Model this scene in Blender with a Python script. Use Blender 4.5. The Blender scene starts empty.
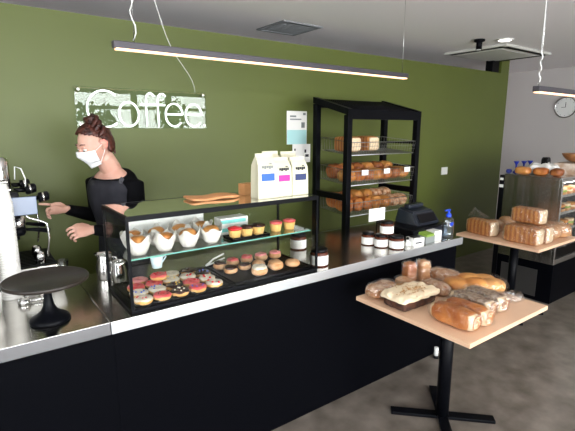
import bpy, bmesh, math, random
from mathutils import Vector, Matrix, noise, Euler
random.seed(7)
PI = math.pi
S = bpy.context.scene
COL = S.collection

# ---------------------------------------------------------------- camera, world, lights, exposure
cam_d = bpy.data.cameras.new('camera')
cam = bpy.data.objects.new('camera', cam_d); COL.objects.link(cam)
cam_d.sensor_width = 36; cam_d.lens = 36 * 441 / 575; cam_d.clip_start = 0.05; cam_d.clip_end = 100
YAW, PITCH = 0.62996, 0.19150
cam.location = (0, 0, 1.70)
cam.rotation_euler = (PI / 2 - PITCH, 0, -YAW)
S.camera = cam
S.view_settings.view_transform = 'Standard'; S.view_settings.look = 'None'
S.view_settings.gamma = 1; S.view_settings.use_curve_mapping = False
S.view_settings.exposure = 0.0

W = bpy.data.worlds.new('sky'); S.world = W; W.use_nodes = True
W.node_tree.nodes['Background'].inputs[0].default_value = (0.86, 0.93, 1.0, 1)
W.node_tree.nodes['Background'].inputs[1].default_value = 6.0

def area(name, loc, rot, sx, sy, power, col=(1, 1, 1)):
    d = bpy.data.lights.new(name, 'AREA'); d.shape = 'RECTANGLE'; d.size = sx; d.size_y = sy
    d.energy = power; d.color = col
    o = bpy.data.objects.new(name, d); COL.objects.link(o); o.location = loc; o.rotation_euler = rot
    return o
# daylight through the shopfront glazing behind the camera and the side window
area('daylight_front', (1.7, -4.3, 1.9), (PI / 2, 0, 0), 8.5, 3.4, 960, (1.0, 0.985, 0.96))
area('daylight_side', (-3.0, -0.6, 1.45), (PI / 2, 0, -PI / 2), 3.6, 2.2, 28, (1.0, 0.985, 0.96))

# ---------------------------------------------------------------- materials
def mat(name, col, rough=0.5, metal=0.0, noise_col=None, scale=8.0, bump=0.0, bscale=40.0, emit=0, spec=0.5, sss=0, lo=.35, hi=.65, detail=4, coat=0):
    m = bpy.data.materials.new(name); m.use_nodes = True
    nt = m.node_tree; b = nt.nodes['Principled BSDF']
    b.inputs['Base Color'].default_value = (*col, 1); b.inputs['Roughness'].default_value = rough
    b.inputs['Metallic'].default_value = metal; b.inputs['Specular IOR Level'].default_value = spec
    if coat: b.inputs['Coat Weight'].default_value = coat
    if sss:
        b.inputs['Subsurface Weight'].default_value = sss
        b.inputs['Subsurface Radius'].default_value = (0.02, 0.008, 0.004)
    tc = nt.nodes.new('ShaderNodeTexCoord')
    if noise_col is not None:
        n = nt.nodes.new('ShaderNodeTexNoise'); n.inputs['Scale'].default_value = scale; n.inputs['Detail'].default_value = detail
        r = nt.nodes.new('ShaderNodeValToRGB')
        r.color_ramp.elements[0].position = lo; r.color_ramp.elements[1].position = hi
        r.color_ramp.elements[0].color = (*col, 1); r.color_ramp.elements[1].color = (*noise_col, 1)
        nt.links.new(tc.outputs['Object'], n.inputs['Vector']); nt.links.new(n.outputs['Fac'], r.inputs['Fac'])
        nt.links.new(r.outputs['Color'], b.inputs['Base Color'])
    if bump:
        n2 = nt.nodes.new('ShaderNodeTexNoise'); n2.inputs['Scale'].default_value = bscale
        bp = nt.nodes.new('ShaderNodeBump'); bp.inputs['Strength'].default_value = bump; bp.inputs['Distance'].default_value = 0.01
        nt.links.new(tc.outputs['Object'], n2.inputs['Vector']); nt.links.new(n2.outputs['Fac'], bp.inputs['Height'])
        nt.links.new(bp.outputs['Normal'], b.inputs['Normal'])
    if emit:
        b.inputs['Emission Color'].default_value = (*col, 1); b.inputs['Emission Strength'].default_value = emit
    return m

def glass_mat(name, tint=(1, 1, 1), refl=1.0, rough=0.02, f0=0.04, gloss=(1, 1, 1)):
    m = bpy.data.materials.new(name); m.use_nodes = True; nt = m.node_tree
    nt.nodes.clear()
    out = nt.nodes.new('ShaderNodeOutputMaterial'); mix = nt.nodes.new('ShaderNodeMixShader')
    tr = nt.nodes.new('ShaderNodeBsdfTransparent'); tr.inputs[0].default_value = (*tint, 1)
    gl = nt.nodes.new('ShaderNodeBsdfGlossy'); gl.inputs['Roughness'].default_value = rough; gl.inputs[0].default_value = (*gloss, 1)
    lw = nt.nodes.new('ShaderNodeLayerWeight'); lw.inputs['Blend'].default_value = .5
    pw_ = nt.nodes.new('ShaderNodeMath'); pw_.operation = 'POWER'; pw_.inputs[1].default_value = 5
    ma = nt.nodes.new('ShaderNodeMath'); ma.operation = 'MULTIPLY_ADD'; ma.inputs[1].default_value = 1 - f0; ma.inputs[2].default_value = f0
    mul = nt.nodes.new('ShaderNodeMath'); mul.operation = 'MULTIPLY'; mul.inputs[1].default_value = refl; mul.use_clamp = True
    nt.links.new(lw.outputs['Facing'], pw_.inputs[0]); nt.links.new(pw_.outputs[0], ma.inputs[0]); nt.links.new(ma.outputs[0], mul.inputs[0]); nt.links.new(mul.outputs[0], mix.inputs[0])
    nt.links.new(tr.outputs[0], mix.inputs[1]); nt.links.new(gl.outputs[0], mix.inputs[2]); nt.links.new(mix.outputs[0], out.inputs[0])
    return m

def wrap_mat(name, base=0.16):
    # crinkled clear plastic film
    m = bpy.data.materials.new(name); m.use_nodes = True; nt = m.node_tree; nt.nodes.clear()
    out = nt.nodes.new('ShaderNodeOutputMaterial'); mix = nt.nodes.new('ShaderNodeMixShader')
    tr = nt.nodes.new('ShaderNodeBsdfTransparent')
    gl = nt.nodes.new('ShaderNodeBsdfGlossy'); gl.inputs['Roughness'].default_value = 0.22
    tc = nt.nodes.new('ShaderNodeTexCoord')
    n = nt.nodes.new('ShaderNodeTexNoise'); n.inputs['Scale'].default_value = 26; n.inputs['Detail'].default_value = 5; n.inputs['Distortion'].default_value = 1.2
    bp = nt.nodes.new('ShaderNodeBump'); bp.inputs['Strength'].default_value = 1.0; bp.inputs['Distance'].default_value = 0.012
    nt.links.new(tc.outputs['Object'], n.inputs['Vector']); nt.links.new(n.outputs['Fac'], bp.inputs['Height']); nt.links.new(bp.outputs[0], gl.inputs['Normal'])
    mp = nt.nodes.new('ShaderNodeMapRange'); mp.inputs[1].default_value = .4; mp.inputs[2].default_value = .7
    mp.inputs[3].default_value = base * 0.5; mp.inputs[4].default_value = base * 2.0
    nt.links.new(n.outputs['Fac'], mp.inputs[0]); nt.links.new(mp.outputs[0], mix.inputs[0])
    nt.links.new(tr.outputs[0], mix.inputs[1]); nt.links.new(gl.outputs[0], mix.inputs[2]); nt.links.new(mix.outputs[0], out.inputs[0])
    return m

M = {}
M['green'] = mat('olive_paint', (0.086, 0.108, 0.017), 0.5, noise_col=(0.092, 0.114, 0.020), scale=1.5, bump=0.02, bscale=90)
M['grey_wall'] = mat('grey_paint', (0.54, 0.505, 0.49), 0.6, bump=0.02, bscale=90)
M['ceil'] = mat('ceiling_paint', (0.88, 0.84, 0.85), 0.7)
M['floor'] = mat('polished_concrete', (0.095, 0.078, 0.062), 0.34, noise_col=(0.215, 0.185, 0.158), scale=6.5, bump=0.03, bscale=30, lo=.3, hi=.7, detail=8)
M['frame'] = mat('dark_aluminium', (0.05, 0.05, 0.05), 0.4)
M['steel'] = mat('brushed_steel', (0.62, 0.61, 0.60), 0.24, 1.0, bump=0.015, bscale=60)
M['steel_top'] = mat('worn_steel', (0.50, 0.48, 0.45), 0.19, 1.0, noise_col=(0.62, 0.60, 0.57), scale=6, bump=0.02, bscale=40)
M['steel_edge'] = mat('bright_steel', (0.62, 0.64, 0.67), 0.38, 0.8)
M['steel_streak'] = mat('streaky_steel', (0.66, 0.64, 0.62), 0.26, 1.0)
_nt = M['steel_streak'].node_tree; _b = _nt.nodes['Principled BSDF']
_tc = _nt.nodes.new('ShaderNodeTexCoord'); _mp = _nt.nodes.new('ShaderNodeMapping'); _mp.inputs['Scale'].default_value = (1, 1, .03)
_n = _nt.nodes.new('ShaderNodeTexNoise'); _n.inputs['Scale'].default_value = 7; _bp = _nt.nodes.new('ShaderNodeBump'); _bp.inputs['Strength'].default_value = .35; _bp.inputs['Distance'].default_value = .05
_nt.links.new(_tc.outputs['Object'], _mp.inputs[0]); _nt.links.new(_mp.outputs[0], _n.inputs['Vector']); _nt.links.new(_n.outputs['Fac'], _bp.inputs['Height']); _nt.links.new(_bp.outputs[0], _b.inputs['Normal'])
M['wire'] = mat('dull_wire', (0.22, 0.22, 0.21), 0.4, 0.8)
M['steel_dark'] = mat('dull_steel', (0.20, 0.20, 0.21), 0.35, 0.9)
M['black'] = mat('black_laminate', (0.0016, 0.0018, 0.003), 0.5, spec=0.03)
M['blackmetal'] = mat('black_powdercoat', (0.0022, 0.0025, 0.004), 0.42, spec=0.10)
M['blackplastic'] = mat('black_plastic', (0.003, 0.003, 0.0045), 0.35, spec=0.16)
M['regplastic'] = mat('charcoal_plastic', (0.012, 0.016, 0.026), 0.3, spec=0.5)
M['tray'] = mat('black_tray', (0.0015, 0.0015, 0.002), 0.4, spec=0.03)
M['glass'] = glass_mat('clear_glass', (0.99, 0.995, 0.99), 0.28)
M['glass_top'] = glass_mat('glass_top', (0.88, 0.93, 0.90), 3.0)
M['shelfglass'] = glass_mat('shelf_glass', (0.85, 0.95, 0.92), 1.2)
M['glassedge'] = mat('green_glass_edge', (0.15, 0.42, 0.34), 0.1, emit=0)
M['acrylic'] = glass_mat('acrylic', (0.90, 0.93, 0.92), 0.6, 0.01)
M['neon'] = mat('neon_white', (0.93, 1.0, 0.97), 0.4, emit=2.6)
M['ledw'] = mat('led_warm', (1.0, 0.62, 0.38), 0.4, emit=1.9)
M['lampbody'] = mat('lamp_body', (0.06, 0.055, 0.065), 0.4, 0.3)
M['white'] = mat('white_plastic', (0.82, 0.82, 0.80), 0.4)
M['paper'] = mat('white_paper', (0.86, 0.85, 0.82), 0.8)
M['tulip'] = mat('tulip_paper', (0.66, 0.63, 0.58), 0.7, bump=0.5, bscale=30)
M['bag'] = mat('cream_paper_bag', (0.66, 0.63, 0.47), 0.6, bump=0.15, bscale=12)
M['ply'] = mat('birch_laminate', (0.72, 0.46, 0.30), 0.4, noise_col=(0.77, 0.51, 0.34), scale=3)
M['plyedge'] = mat('pale_ply_edge', (0.66, 0.46, 0.29), 0.5)
M['crust'] = mat('crust', (0.33, 0.085, 0.014), 0.5, noise_col=(0.56, 0.21, 0.05), scale=16, bump=0.25, bscale=50)
def wave_mat(name, c0, c1, scale):
    m = mat(name, c0, 0.5, bump=0.25, bscale=60); nt = m.node_tree; b = nt.nodes['Principled BSDF']
    tc = nt.nodes.new('ShaderNodeTexCoord'); w = nt.nodes.new('ShaderNodeTexWave'); w.inputs['Scale'].default_value = scale; w.inputs['Distortion'].default_value = 1.5; w.inputs['Detail'].default_value = 3
    r = nt.nodes.new('ShaderNodeValToRGB'); r.color_ramp.elements[0].color = (*c0, 1); r.color_ramp.elements[1].color = (*c1, 1); r.color_ramp.elements[0].position = .15; r.color_ramp.elements[1].position = .7
    nt.links.new(tc.outputs['Object'], w.inputs['Vector']); nt.links.new(w.outputs['Fac'], r.inputs['Fac']); nt.links.new(r.outputs['Color'], b.inputs['Base Color'])
    return m
M['crust_sliced'] = wave_mat('sliced_crust', (0.40, 0.135, 0.035), (0.58, 0.255, 0.08), 8)
M['crust_pale'] = mat('crust_pale', (0.46, 0.20, 0.075), 0.6, noise_col=(0.64, 0.38, 0.19), scale=14, bump=0.25, bscale=60)
M['crust_dark'] = mat('crust_dark', (0.18, 0.045, 0.012), 0.5, noise_col=(0.38, 0.13, 0.035), scale=20, bump=0.3, bscale=50)
M['crust_golden'] = mat('crust_golden', (0.44, 0.145, 0.028), 0.42, noise_col=(0.66, 0.34, 0.10), scale=9, bump=0.12, bscale=40)
M['seeded'] = mat('seeded_crust', (0.13, 0.06, 0.028), 0.7, noise_col=(0.42, 0.31, 0.22), scale=60, bump=0.5, bscale=90)
M['floury'] = mat('floury_crust', (0.33, 0.12, 0.035), 0.7, noise_col=(0.62, 0.42, 0.27), scale=35, bump=0.35, bscale=70)
M['crumb'] = mat('bread_crumb', (0.66, 0.47, 0.28), 0.8, noise_col=(0.78, 0.62, 0.43), scale=50, bump=0.2, bscale=120)
M['wrap'] = wrap_mat('clear_film', 0.10)
M['wrap2'] = wrap_mat('clear_film_heavy', 0.19)
M['cream'] = mat('cream_icing', (0.88, 0.72, 0.50), 0.5, bump=0.3, bscale=35)
M['cakebrown'] = mat('dark_cake', (0.03, 0.012, 0.007), 0.8, noise_col=(0.10, 0.035, 0.016), scale=40, bump=0.4, bscale=80)
M['walnut'] = mat('chopped_nuts', (0.48, 0.25, 0.09), 0.7)
M['skin'] = mat('skin', (0.58, 0.31, 0.235), 0.5, sss=0.12, noise_col=(0.64, 0.38, 0.30), scale=14)
M['ear'] = mat('pink_skin', (0.66, 0.24, 0.19), 0.5, sss=0.2)
M['hair'] = mat('auburn_hair', (0.018, 0.005, 0.004), 0.45, noise_col=(0.085, 0.018, 0.010), scale=38, bump=0.9, bscale=70)
M['shirt'] = mat('black_cotton', (0.003, 0.003, 0.004), 0.85, bump=0.2, bscale=20, spec=0.08)
M['apron'] = mat('charcoal_apron', (0.020, 0.020, 0.026), 0.8, noise_col=(.032, .032, .040), scale=10, bump=0.5, bscale=14, spec=0.15)
M['strap'] = mat('grey_strap', (0.06, 0.06, 0.07), 0.8)
M['mask'] = mat('white_mask', (0.88, 0.88, 0.90), 0.8)
M['teal'] = mat('teal_print', (0.20, 0.62, 0.58), 0.6)
M['ink'] = mat('black_ink', (0.02, 0.02, 0.025), 0.6)
M['blueprint'] = mat('blue_label', (0.02, 0.11, 0.50), 0.5)
M['magenta'] = mat('magenta_label', (0.42, 0.02, 0.28), 0.5)
M['navy'] = mat('navy_label', (0.02, 0.035, 0.13), 0.5)
M['kraft'] = mat('kraft_card', (0.58, 0.27, 0.10), 0.75, noise_col=(0.66, 0.33, 0.14), scale=10)
M['kraftpaper'] = mat('orange_kraft_paper', (0.72, 0.33, 0.14), 0.7, bump=0.3, bscale=12)
M['blue'] = mat('blue_plastic', (0.01, 0.06, 0.62), 0.3)
M['bluestand'] = mat('deep_blue_plastic', (0.012, 0.03, 0.33), 0.3)
M['bluedark'] = mat('navy_plastic', (0.02, 0.03, 0.22), 0.3)
M['screen'] = mat('blue_grey_screen', (0.16, 0.20, 0.29), 0.25, emit=0.22)
M['wood'] = mat('turned_wood', (0.30, 0.12, 0.045), 0.4, noise_col=(0.42, 0.20, 0.08), scale=10)
M['steelpol'] = mat('polished_steel', (0.75, 0.74, 0.73), 0.14, 1.0)
M['cup'] = mat('paper_cup', (0.87, 0.86, 0.83), 0.55)
M['palecup'] = mat('pale_blue_cup', (0.55, 0.68, 0.72), 0.4)
M['jamtop'] = mat('chocolate_spread', (0.10, 0.025, 0.012), 0.25)
M['jar'] = glass_mat('jar_glass', (0.93, 0.93, 0.93), 1.0)
M['greenbox'] = mat('green_card', (0.22, 0.36, 0.05), 0.5)
M['greycard'] = mat('grey_card', (0.22, 0.24, 0.24), 0.5)
M['pinkice'] = mat('pink_icing', (0.60, 0.055, 0.06), 0.3, noise_col=(0.72, 0.14, 0.14), scale=30)
M['palepink'] = mat('pale_pink_icing', (0.72, 0.24, 0.24), 0.35)
M['whiteice'] = mat('white_icing', (0.72, 0.64, 0.52), 0.35)
M['chocice'] = mat('chocolate_icing', (0.035, 0.010, 0.008), 0.22)
M['dough'] = mat('fried_dough', (0.58, 0.28, 0.07), 0.6, noise_col=(0.68, 0.42, 0.15), scale=20)
M['bun'] = mat('sugared_bun', (0.52, 0.24, 0.09), 0.7, noise_col=(0.66, 0.40, 0.22), scale=18)
M['sponge'] = mat('cupcake_sponge', (0.68, 0.42, 0.13), 0.7)
M['berry'] = mat('red_berry', (0.62, 0.02, 0.03), 0.25)
M['bluesw'] = mat('blue_sweet', (0.05, 0.10, 0.50), 0.3)
M['yellowsw'] = mat('yellow_sweet', (0.85, 0.55, 0.05), 0.3)
M['ventgrey'] = mat('vent_grey', (0.22, 0.23, 0.24), 0.6)
M['acwhite'] = mat('ac_white', (0.60, 0.59, 0.55), 0.5)
M['clear'] = glass_mat('clear_plastic', (0.90, 0.93, 0.95), 2.5, 0.12)
M['gel'] = glass_mat('clear_gel', (0.80, 0.86, 0.92), 1.5, 0.05)
M['foliage'] = mat('leaves', (0.05, 0.12, 0.03), 0.7)
M['asphalt'] = mat('asphalt', (0.10, 0.10, 0.10), 0.9)
M['red'] = mat('dark_red', (0.4, 0.03, 0.02), 0.4)

# ---------------------------------------------------------------- mesh helpers
def new_bm(): return bmesh.new()

def obj(name, bm, m, parent=None, smooth=False, loc=None, rot=None):
    me = bpy.data.meshes.new(name)
    bmesh.ops.recalc_face_normals(bm, faces=bm.faces)
    if smooth:
        for f in bm.faces: f.smooth = True
    bm.to_mesh(me); bm.free()
    for x in (m if isinstance(m, (list, tuple)) else [m]): me.materials.append(x)
    o = bpy.data.objects.new(name, me); COL.objects.link(o)
    if parent is not None: o.parent = parent
    if loc is not None: o.location = loc
    if rot is not None: o.rotation_euler = rot
    return o

def tag(o, label, cat, group=None, kind=None):
    o['label'] = label; o['category'] = cat
    if group: o['group'] = group
    if kind: o['kind'] = kind
    return o

def thing(name, label, cat, loc=(0, 0, 0), rot=(0, 0, 0), group=None):
    o = bpy.data.objects.new(name, None); COL.objects.link(o); o.empty_display_size = 0.05
    o.location = loc; o.rotation_euler = rot
    return tag(o, label, cat, group)

def copy_tree(o, parent=None):
    c = o.copy(); COL.objects.link(c)
    if parent is not None: c.parent = parent
    for ch in list(o.children): copy_tree(ch, c)
    return c

def box(bm, x0, x1, y0, y1, z0, z1, bev=0.0, mi=0, rot=None):
    t = bmesh.new()
    bmesh.ops.create_cube(t, size=1)
    for v in t.verts:
        v.co = Vector(((x0 + x1) / 2 + v.co.x * (x1 - x0), (y0 + y1) / 2 + v.co.y * (y1 - y0), (z0 + z1) / 2 + v.co.z * (z1 - z0)))
    if bev > 0:
        bmesh.ops.bevel(t, geom=list(t.edges), offset=bev, segments=2, affect='EDGES', profile=0.6)
    if rot is not None: bmesh.ops.transform(t, matrix=rot, verts=t.verts)
    for f in t.faces: f.material_index = mi
    merge(bm, t); return bm

def merge(bm, t):
    vm = {}
    for v in t.verts: vm[v] = bm.verts.new(v.co)
    for f in t.faces:
        try:
            nf = bm.faces.new([vm[v] for v in f.verts]); nf.material_index = f.material_index; nf.smooth = f.smooth
        except ValueError: pass
    t.free()

def lathe(bm, prof, cx=0, cy=0, seg=28, mi=0, squash=1.0, caps=True):
    rings = []
    for r, z in prof:
        rings.append([bm.verts.new((cx + r * math.cos(2 * PI * k / seg), cy + squash * r * math.sin(2 * PI * k / seg), z)) for k in range(seg)])
    for a, b in zip(rings, rings[1:]):
        for k in range(seg):
            f = bm.faces.new((a[k], a[(k + 1) % seg], b[(k + 1) % seg], b[k])); f.material_index = mi; f.smooth = True
    if caps:
        for rg in (rings[0], rings[-1]):
            f = bm.faces.new(rg); f.material_index = mi
    return bm

def tube(bm, pts, r, seg=8, mi=0, closed=False):
    pts = [Vector(p) for p in pts]; n = len(pts); rings = []
    rs = r if isinstance(r, (list, tuple)) else [r] * n
    up = None
    for i, p in enumerate(pts):
        if closed: d = pts[(i + 1) % n] - pts[i - 1]
        else: d = pts[min(i + 1, n - 1)] - pts[max(i - 1, 0)]
        d.normalize()
        if up is None:
            up = Vector((0, 0, 1)) if abs(d.z) < 0.9 else Vector((1, 0, 0))
        a = d.cross(up)
        if a.length < 1e-4: a = d.orthogonal()
        a.normalize(); b = a.cross(d).normalized(); up = b
        rings.append([bm.verts.new(p + a * rs[i] * math.cos(2 * PI * k / seg) + b * rs[i] * math.sin(2 * PI * k / seg)) for k in range(seg)])
    rng = range(n) if closed else range(n - 1)
    for i in rng:
        A, B = rings[i], rings[(i + 1) % n]
        for k in range(seg):
            f = bm.faces.new((A[k], A[(k + 1) % seg], B[(k + 1) % seg], B[k])); f.smooth = True; f.material_index = mi
    if not closed:
        for rg in (rings[0], rings[-1]):
            f = bm.faces.new(rg); f.material_index = mi
    return bm

def squirc(bm, L, Wd, H, p=4, n=9, amp=0.0, ns=10, seed=0, fn=None, loc=(0, 0, 0), mifn=None, pz=None):
    """rounded loaf-like solid standing on z=0, made of a subdivided superquadric"""
    t = bmesh.new(); vs = {}
    def vert(a, b, c):
        k = (round(a, 4), round(b, 4), round(c, 4))
        if k not in vs:
            q = Vector((a, b, c)); e = p
            nn = (abs(q.x) ** e + abs(q.y) ** e + abs(q.z) ** e) ** (1.0 / e)
            q = q / nn
            vs[k] = t.verts.new(q)
        return vs[k]
    g = [math.tan((-1 + 2 * i / n) * PI / 4) for i in range(n + 1)]
    for ax in range(3):
        for s in (-1, 1):
            for i in range(n):
                for j in range(n):
                    q = []
                    for (u, v) in ((g[i], g[j]), (g[i + 1], g[j]), (g[i + 1], g[j + 1]), (g[i], g[j + 1])):
                        c = [0, 0, 0]; c[ax] = s; c[(ax + 1) % 3] = u; c[(ax + 2) % 3] = v
                        q.append(vert(*c))
                    f = t.faces.new(q); f.smooth = True
                    if mifn: f.material_index = mifn(ax, s)
    for v in t.verts:
        q = v.co.copy()
        c = Vector((q.x * L / 2, q.y * Wd / 2, (q.z + 1) * H / 2))
        if fn: c = fn(c, q)
        if amp:
            nv = noise.noise(Vector((c.x * ns + seed * 3.7, c.y * ns + seed, c.z * ns)))
            d = Vector((q.x, q.y, max(q.z, -0.1))); c += d.normalized() * nv * amp if d.length > 0 else Vector()
        c.z = max(c.z, 0)
        v.co = c + Vector(loc)
    merge(bm, t); return bm

def struct(name, bm, m, parent=None, **k):
    o = obj(name, bm, m, parent, **k)
    if parent is None: o['kind'] = 'structure'
    return o

def text_mesh(name, body, size, m, parent=None, loc=(0, 0, 0), rot=(PI / 2, 0, 0), ext=0.0004):
    cu = bpy.data.curves.new(name, 'FONT'); cu.body = body; cu.size = size; cu.extrude = ext; cu.align_x = 'CENTER'; cu.align_y = 'CENTER'
    to = bpy.data.objects.new(name, cu); COL.objects.link(to)
    bpy.context.view_layer.update()
    me = bpy.data.meshes.new_from_object(to.evaluated_get(bpy.context.evaluated_depsgraph_get()))
    bpy.data.objects.remove(to)
    me.materials.clear(); me.materials.append(m)
    o = bpy.data.objects.new(name, me); COL.objects.link(o); o.location = loc; o.rotation_euler = rot
    if parent is not None: o.parent = parent
    return o

# ================================================================ ROOM
CZ = 2.63
bm = new_bm(); box(bm, -2.8, 7.6, -3.1, 4.2, -0.1, 0); struct('floor', bm, M['floor'])
bm = new_bm(); box(bm, -2.8, 7.6, -3.1, 4.2, CZ, CZ + 0.1); struct('ceiling', bm, M['ceil'])
# green partition: stops short of the ceiling, with a full-height nib at its right end
bm = new_bm(); box(bm, -2.6, 5.95, 3.30, 3.42, 0, 2.45); box(bm, 5.95, 6.15, 3.30, 3.42, 0, CZ)
struct('wall_back', bm, M['green'])
bm = new_bm(); box(bm, -2.8, 7.6, 4.1, 4.2, 0, CZ); struct('wall_rear', bm, M['grey_wall'])
bm = new_bm(); box(bm, 7.5, 7.6, -3.1, 4.1, 0, CZ); struct('wall_right', bm, M['grey_wall'])
bm = new_bm()
box(bm, -2.7, -2.6, -3.0, -2.3, 0, CZ); box(bm, -2.7, -2.6, 1.1, 4.1, 0, CZ); box(bm, -2.7, -2.6, -2.3, 1.1, 0, 0.5); box(bm, -2.7, -2.6, -2.3, 1.1, 2.4, CZ)
struct('wall_left', bm, M['grey_wall'])
bm = new_bm(); box(bm, -2.6, 7.5, -3.1, -3.0, 2.5, CZ); box(bm, -2.6, 7.5, -3.1, -3.0, 0, 0.35)
box(bm, 4.7, 7.5, -3.1, -3.0, 0.35, 2.5); box(bm, -2.6, -2.0, -3.1, -3.0, 0.35, 2.5)
struct('wall_front', bm, M['grey_wall'])
wx = [-2.0, -0.3, 1.45, 3.0, 3.75, 4.7]
for i in range(5):
    t = bpy.data.objects.new('window_%d' % (i + 1), None); COL.objects.link(t); t['kind'] = 'structure'
    a, b = wx[i], wx[i + 1]
    bm = new_bm(); box(bm, a, a + 0.06, -3.09, -3.01, .35, 2.5); box(bm, b - 0.06, b, -3.09, -3.01, .35, 2.5)
    box(bm, a + .06, b - .06, -3.09, -3.01, .35, .42); box(bm, a + .06, b - .06, -3.09, -3.01, 2.43, 2.5); box(bm, a + .06, b - .06, -3.09, -3.01, 2.12, 2.18)
    obj('window_frame', bm, M['frame'], t)
    bm = new_bm(); box(bm, a + .06, b - .06, -3.055, -3.045, .42, 2.12); box(bm, a + .06, b - .06, -3.055, -3.045, 2.18, 2.43)
    obj('pane', bm, M['glass'], t)
t = bpy.data.objects.new('window_6', None); COL.objects.link(t); t['kind'] = 'structure'
bm = new_bm()
for (a, b) in ((-2.3, -2.24), (-0.63, -0.57), (1.04, 1.1)): box(bm, -2.69, -2.61, a, b, .5, 2.4)
for (a, b) in ((-2.24, -0.63), (-0.57, 1.04)):
    box(bm, -2.69, -2.61, a, b, .5, .56); box(bm, -2.69, -2.61, a, b, 2.34, 2.4)
obj('window_frame', bm, M['frame'], t)
bm = new_bm(); box(bm, -2.655, -2.645, -2.24, -0.63, .56, 2.34); box(bm, -2.655, -2.645, -0.57, 1.04, .56, 2.34); obj('pane', bm, M['glass'], t)

for (tx, ty, h, r, l) in ((2.35, -3.72, 1.9, .42, 'leafy street tree outside the shopfront, opposite the neon sign'), (4.1, -3.75, 2.0, .40, 'leafy street tree outside the right end of the shopfront'), (-.6, -3.7, 1.7, .38, 'leafy street tree outside the left part of the shopfront')):
    t = thing('street_tree', l, 'tree', (tx, ty, 0))
    bm = new_bm(); tube(bm, [(0, 0, -.1), (.02, 0, h * .5), (0, .02, h * .8)], [.05, .04, .03], 8); obj('trunk', bm, M['wood'], t)
    bm = new_bm(); rr = random.Random(int(tx * 10))
    for k in range(420):
        a, b_2, q = rr.uniform(0, 6.28), rr.gauss(0, .5), rr.random() ** .4
        c = Vector((r * q * math.cos(a) * math.cos(b_2), .42 * q * math.sin(a) * math.cos(b_2), h + r * 1.2 * q * math.sin(b_2)))
        d = Vector((rr.gauss(0, 1), rr.gauss(0, 1), rr.gauss(0, 1))).normalized() * .06; e2 = d.orthogonal().normalized() * .03
        bm.faces.new([bm.verts.new(c - d), bm.verts.new(c + e2), bm.verts.new(c + d), bm.verts.new(c - e2)])
    obj('foliage', bm, M['foliage'], t)
# ---- black box on top of the partition
bm = new_bm(); box(bm, 5.75, 5.91, 3.31, 3.41, 2.452, 2.60, 0.004)
o = obj('speaker', bm, M['blackplastic']); tag(o, 'small black box speaker on top of the green wall, in the far right corner', 'speaker')
# ---- ceiling vent
t = thing('ceiling_vent', 'grey square air vent in the ceiling above the coffee bags', 'vent', (2.57, 3.50, CZ))
bm = new_bm()
for a in ((-.22, .22, -.22, -.19), (-.22, .22, .19, .22), (-.22, -.19, -.19, .19), (.19, .22, -.19, .19)): box(bm, a[0], a[1], a[2], a[3], -.012, -.001, .002)
obj('frame', bm, M['ventgrey'], t)
bm = new_bm()
for k in range(9): box(bm, -.188, .188, -.18 + k * .04, -.155 + k * .04, -.009, -.001)
obj('grille', bm, M['ventgrey'], t)
# ---- cassette air conditioner
t = thing('ceiling_air_conditioner', 'white cassette air conditioner with dark slots in the ceiling near the corner', 'air conditioner', (5.42, 3.07, CZ))
bm = new_bm(); box(bm, -.53, .53, -.39, .39, -.030, -.001, .01); obj('panel', bm, M['acwhite'], t)
bm = new_bm()
box(bm, -.44, .44, -.365, -.315, -.034, -.0301); box(bm, -.50, -.45, -.33, .33, -.034, -.0301); box(bm, .45, .50, -.33, .33, -.034, -.0301)
obj('air_slot', bm, M['black'], t)
bm = new_bm(); box(bm, -.40, .40, -.26, .30, -.036, -.0301, .002); obj('grille', bm, M['acwhite'], t)
# ---- spot + downlight
t = thing('ceiling_spotlight', 'small black spotlight with a white lens on the ceiling by the air conditioner', 'spotlight', (4.50, 2.76, CZ))
bm = new_bm(); lathe(bm, [(.055, -.001), (.055, -.02), (.03, -.03), (.03, -.10), (.034, -.10)], seg=20); obj('body', bm, M['blackmetal'], t)
bm = new_bm(); lathe(bm, [(.024, -.1005), (.024, -.106)], seg=16); obj('lens', bm, M['white'], t)
t = thing('downlight', 'round glowing downlight recessed in the ceiling in front of the air conditioner', 'light', (4.71, 2.60, CZ))
bm = new_bm(); lathe(bm, [(.085, -.001), (.085, -.008), (.066, -.010)], seg=24); obj('trim', bm, M['white'], t)
bm = new_bm(); lathe(bm, [(.062, -.0105), (.062, -.013)], seg=24); obj('lens', bm, mat('downlight_lens', (1, .95, .85), .4, emit=5), t)

# ---- pendant lamps
def pendant(name, x0, x1, y, z, label, wires):
    t = thing(name, label, 'pendant lamp', (x0, y, z))
    L = x1 - x0
    bm = new_bm(); box(bm, 0, L, -.020, .020, 0.006, .038, .003); obj('lamp_body', bm, M['lampbody'], t)
    bm = new_bm(); box(bm, .012, L - .012, -.017, .017, -0.001, .008); obj('diffuser', bm, M['ledw'], t)
    for wx_ in wires:
        bm = new_bm(); tube(bm, [(wx_, 0, .038), (wx_, 0, CZ - z)], .0016, 6); obj('suspension_wire', bm, M['steel'], t)
    return t
p1 = pendant('pendant_lamp', 0.61, 2.68, 2.2, 2.065, 'long black linear pendant lamp with a warm light strip, hanging over the display case', [0.10, 2.02])
bm = new_bm()
tube(bm, [(.10 + .012 * math.sin(k * 1.3), .012 * math.cos(k * 1.3), .05 + k * (CZ - 2.065 - .05) / 16) for k in range(17)], .003, 6)
obj('power_flex', bm, M['white'], p1)
p2 = pendant('pendant_lamp', 2.74, 4.54, 1.3, 1.915, 'black linear pendant lamp cut off by the right edge, in front of the clock', [0.03, 1.7])
bm = new_bm()
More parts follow.
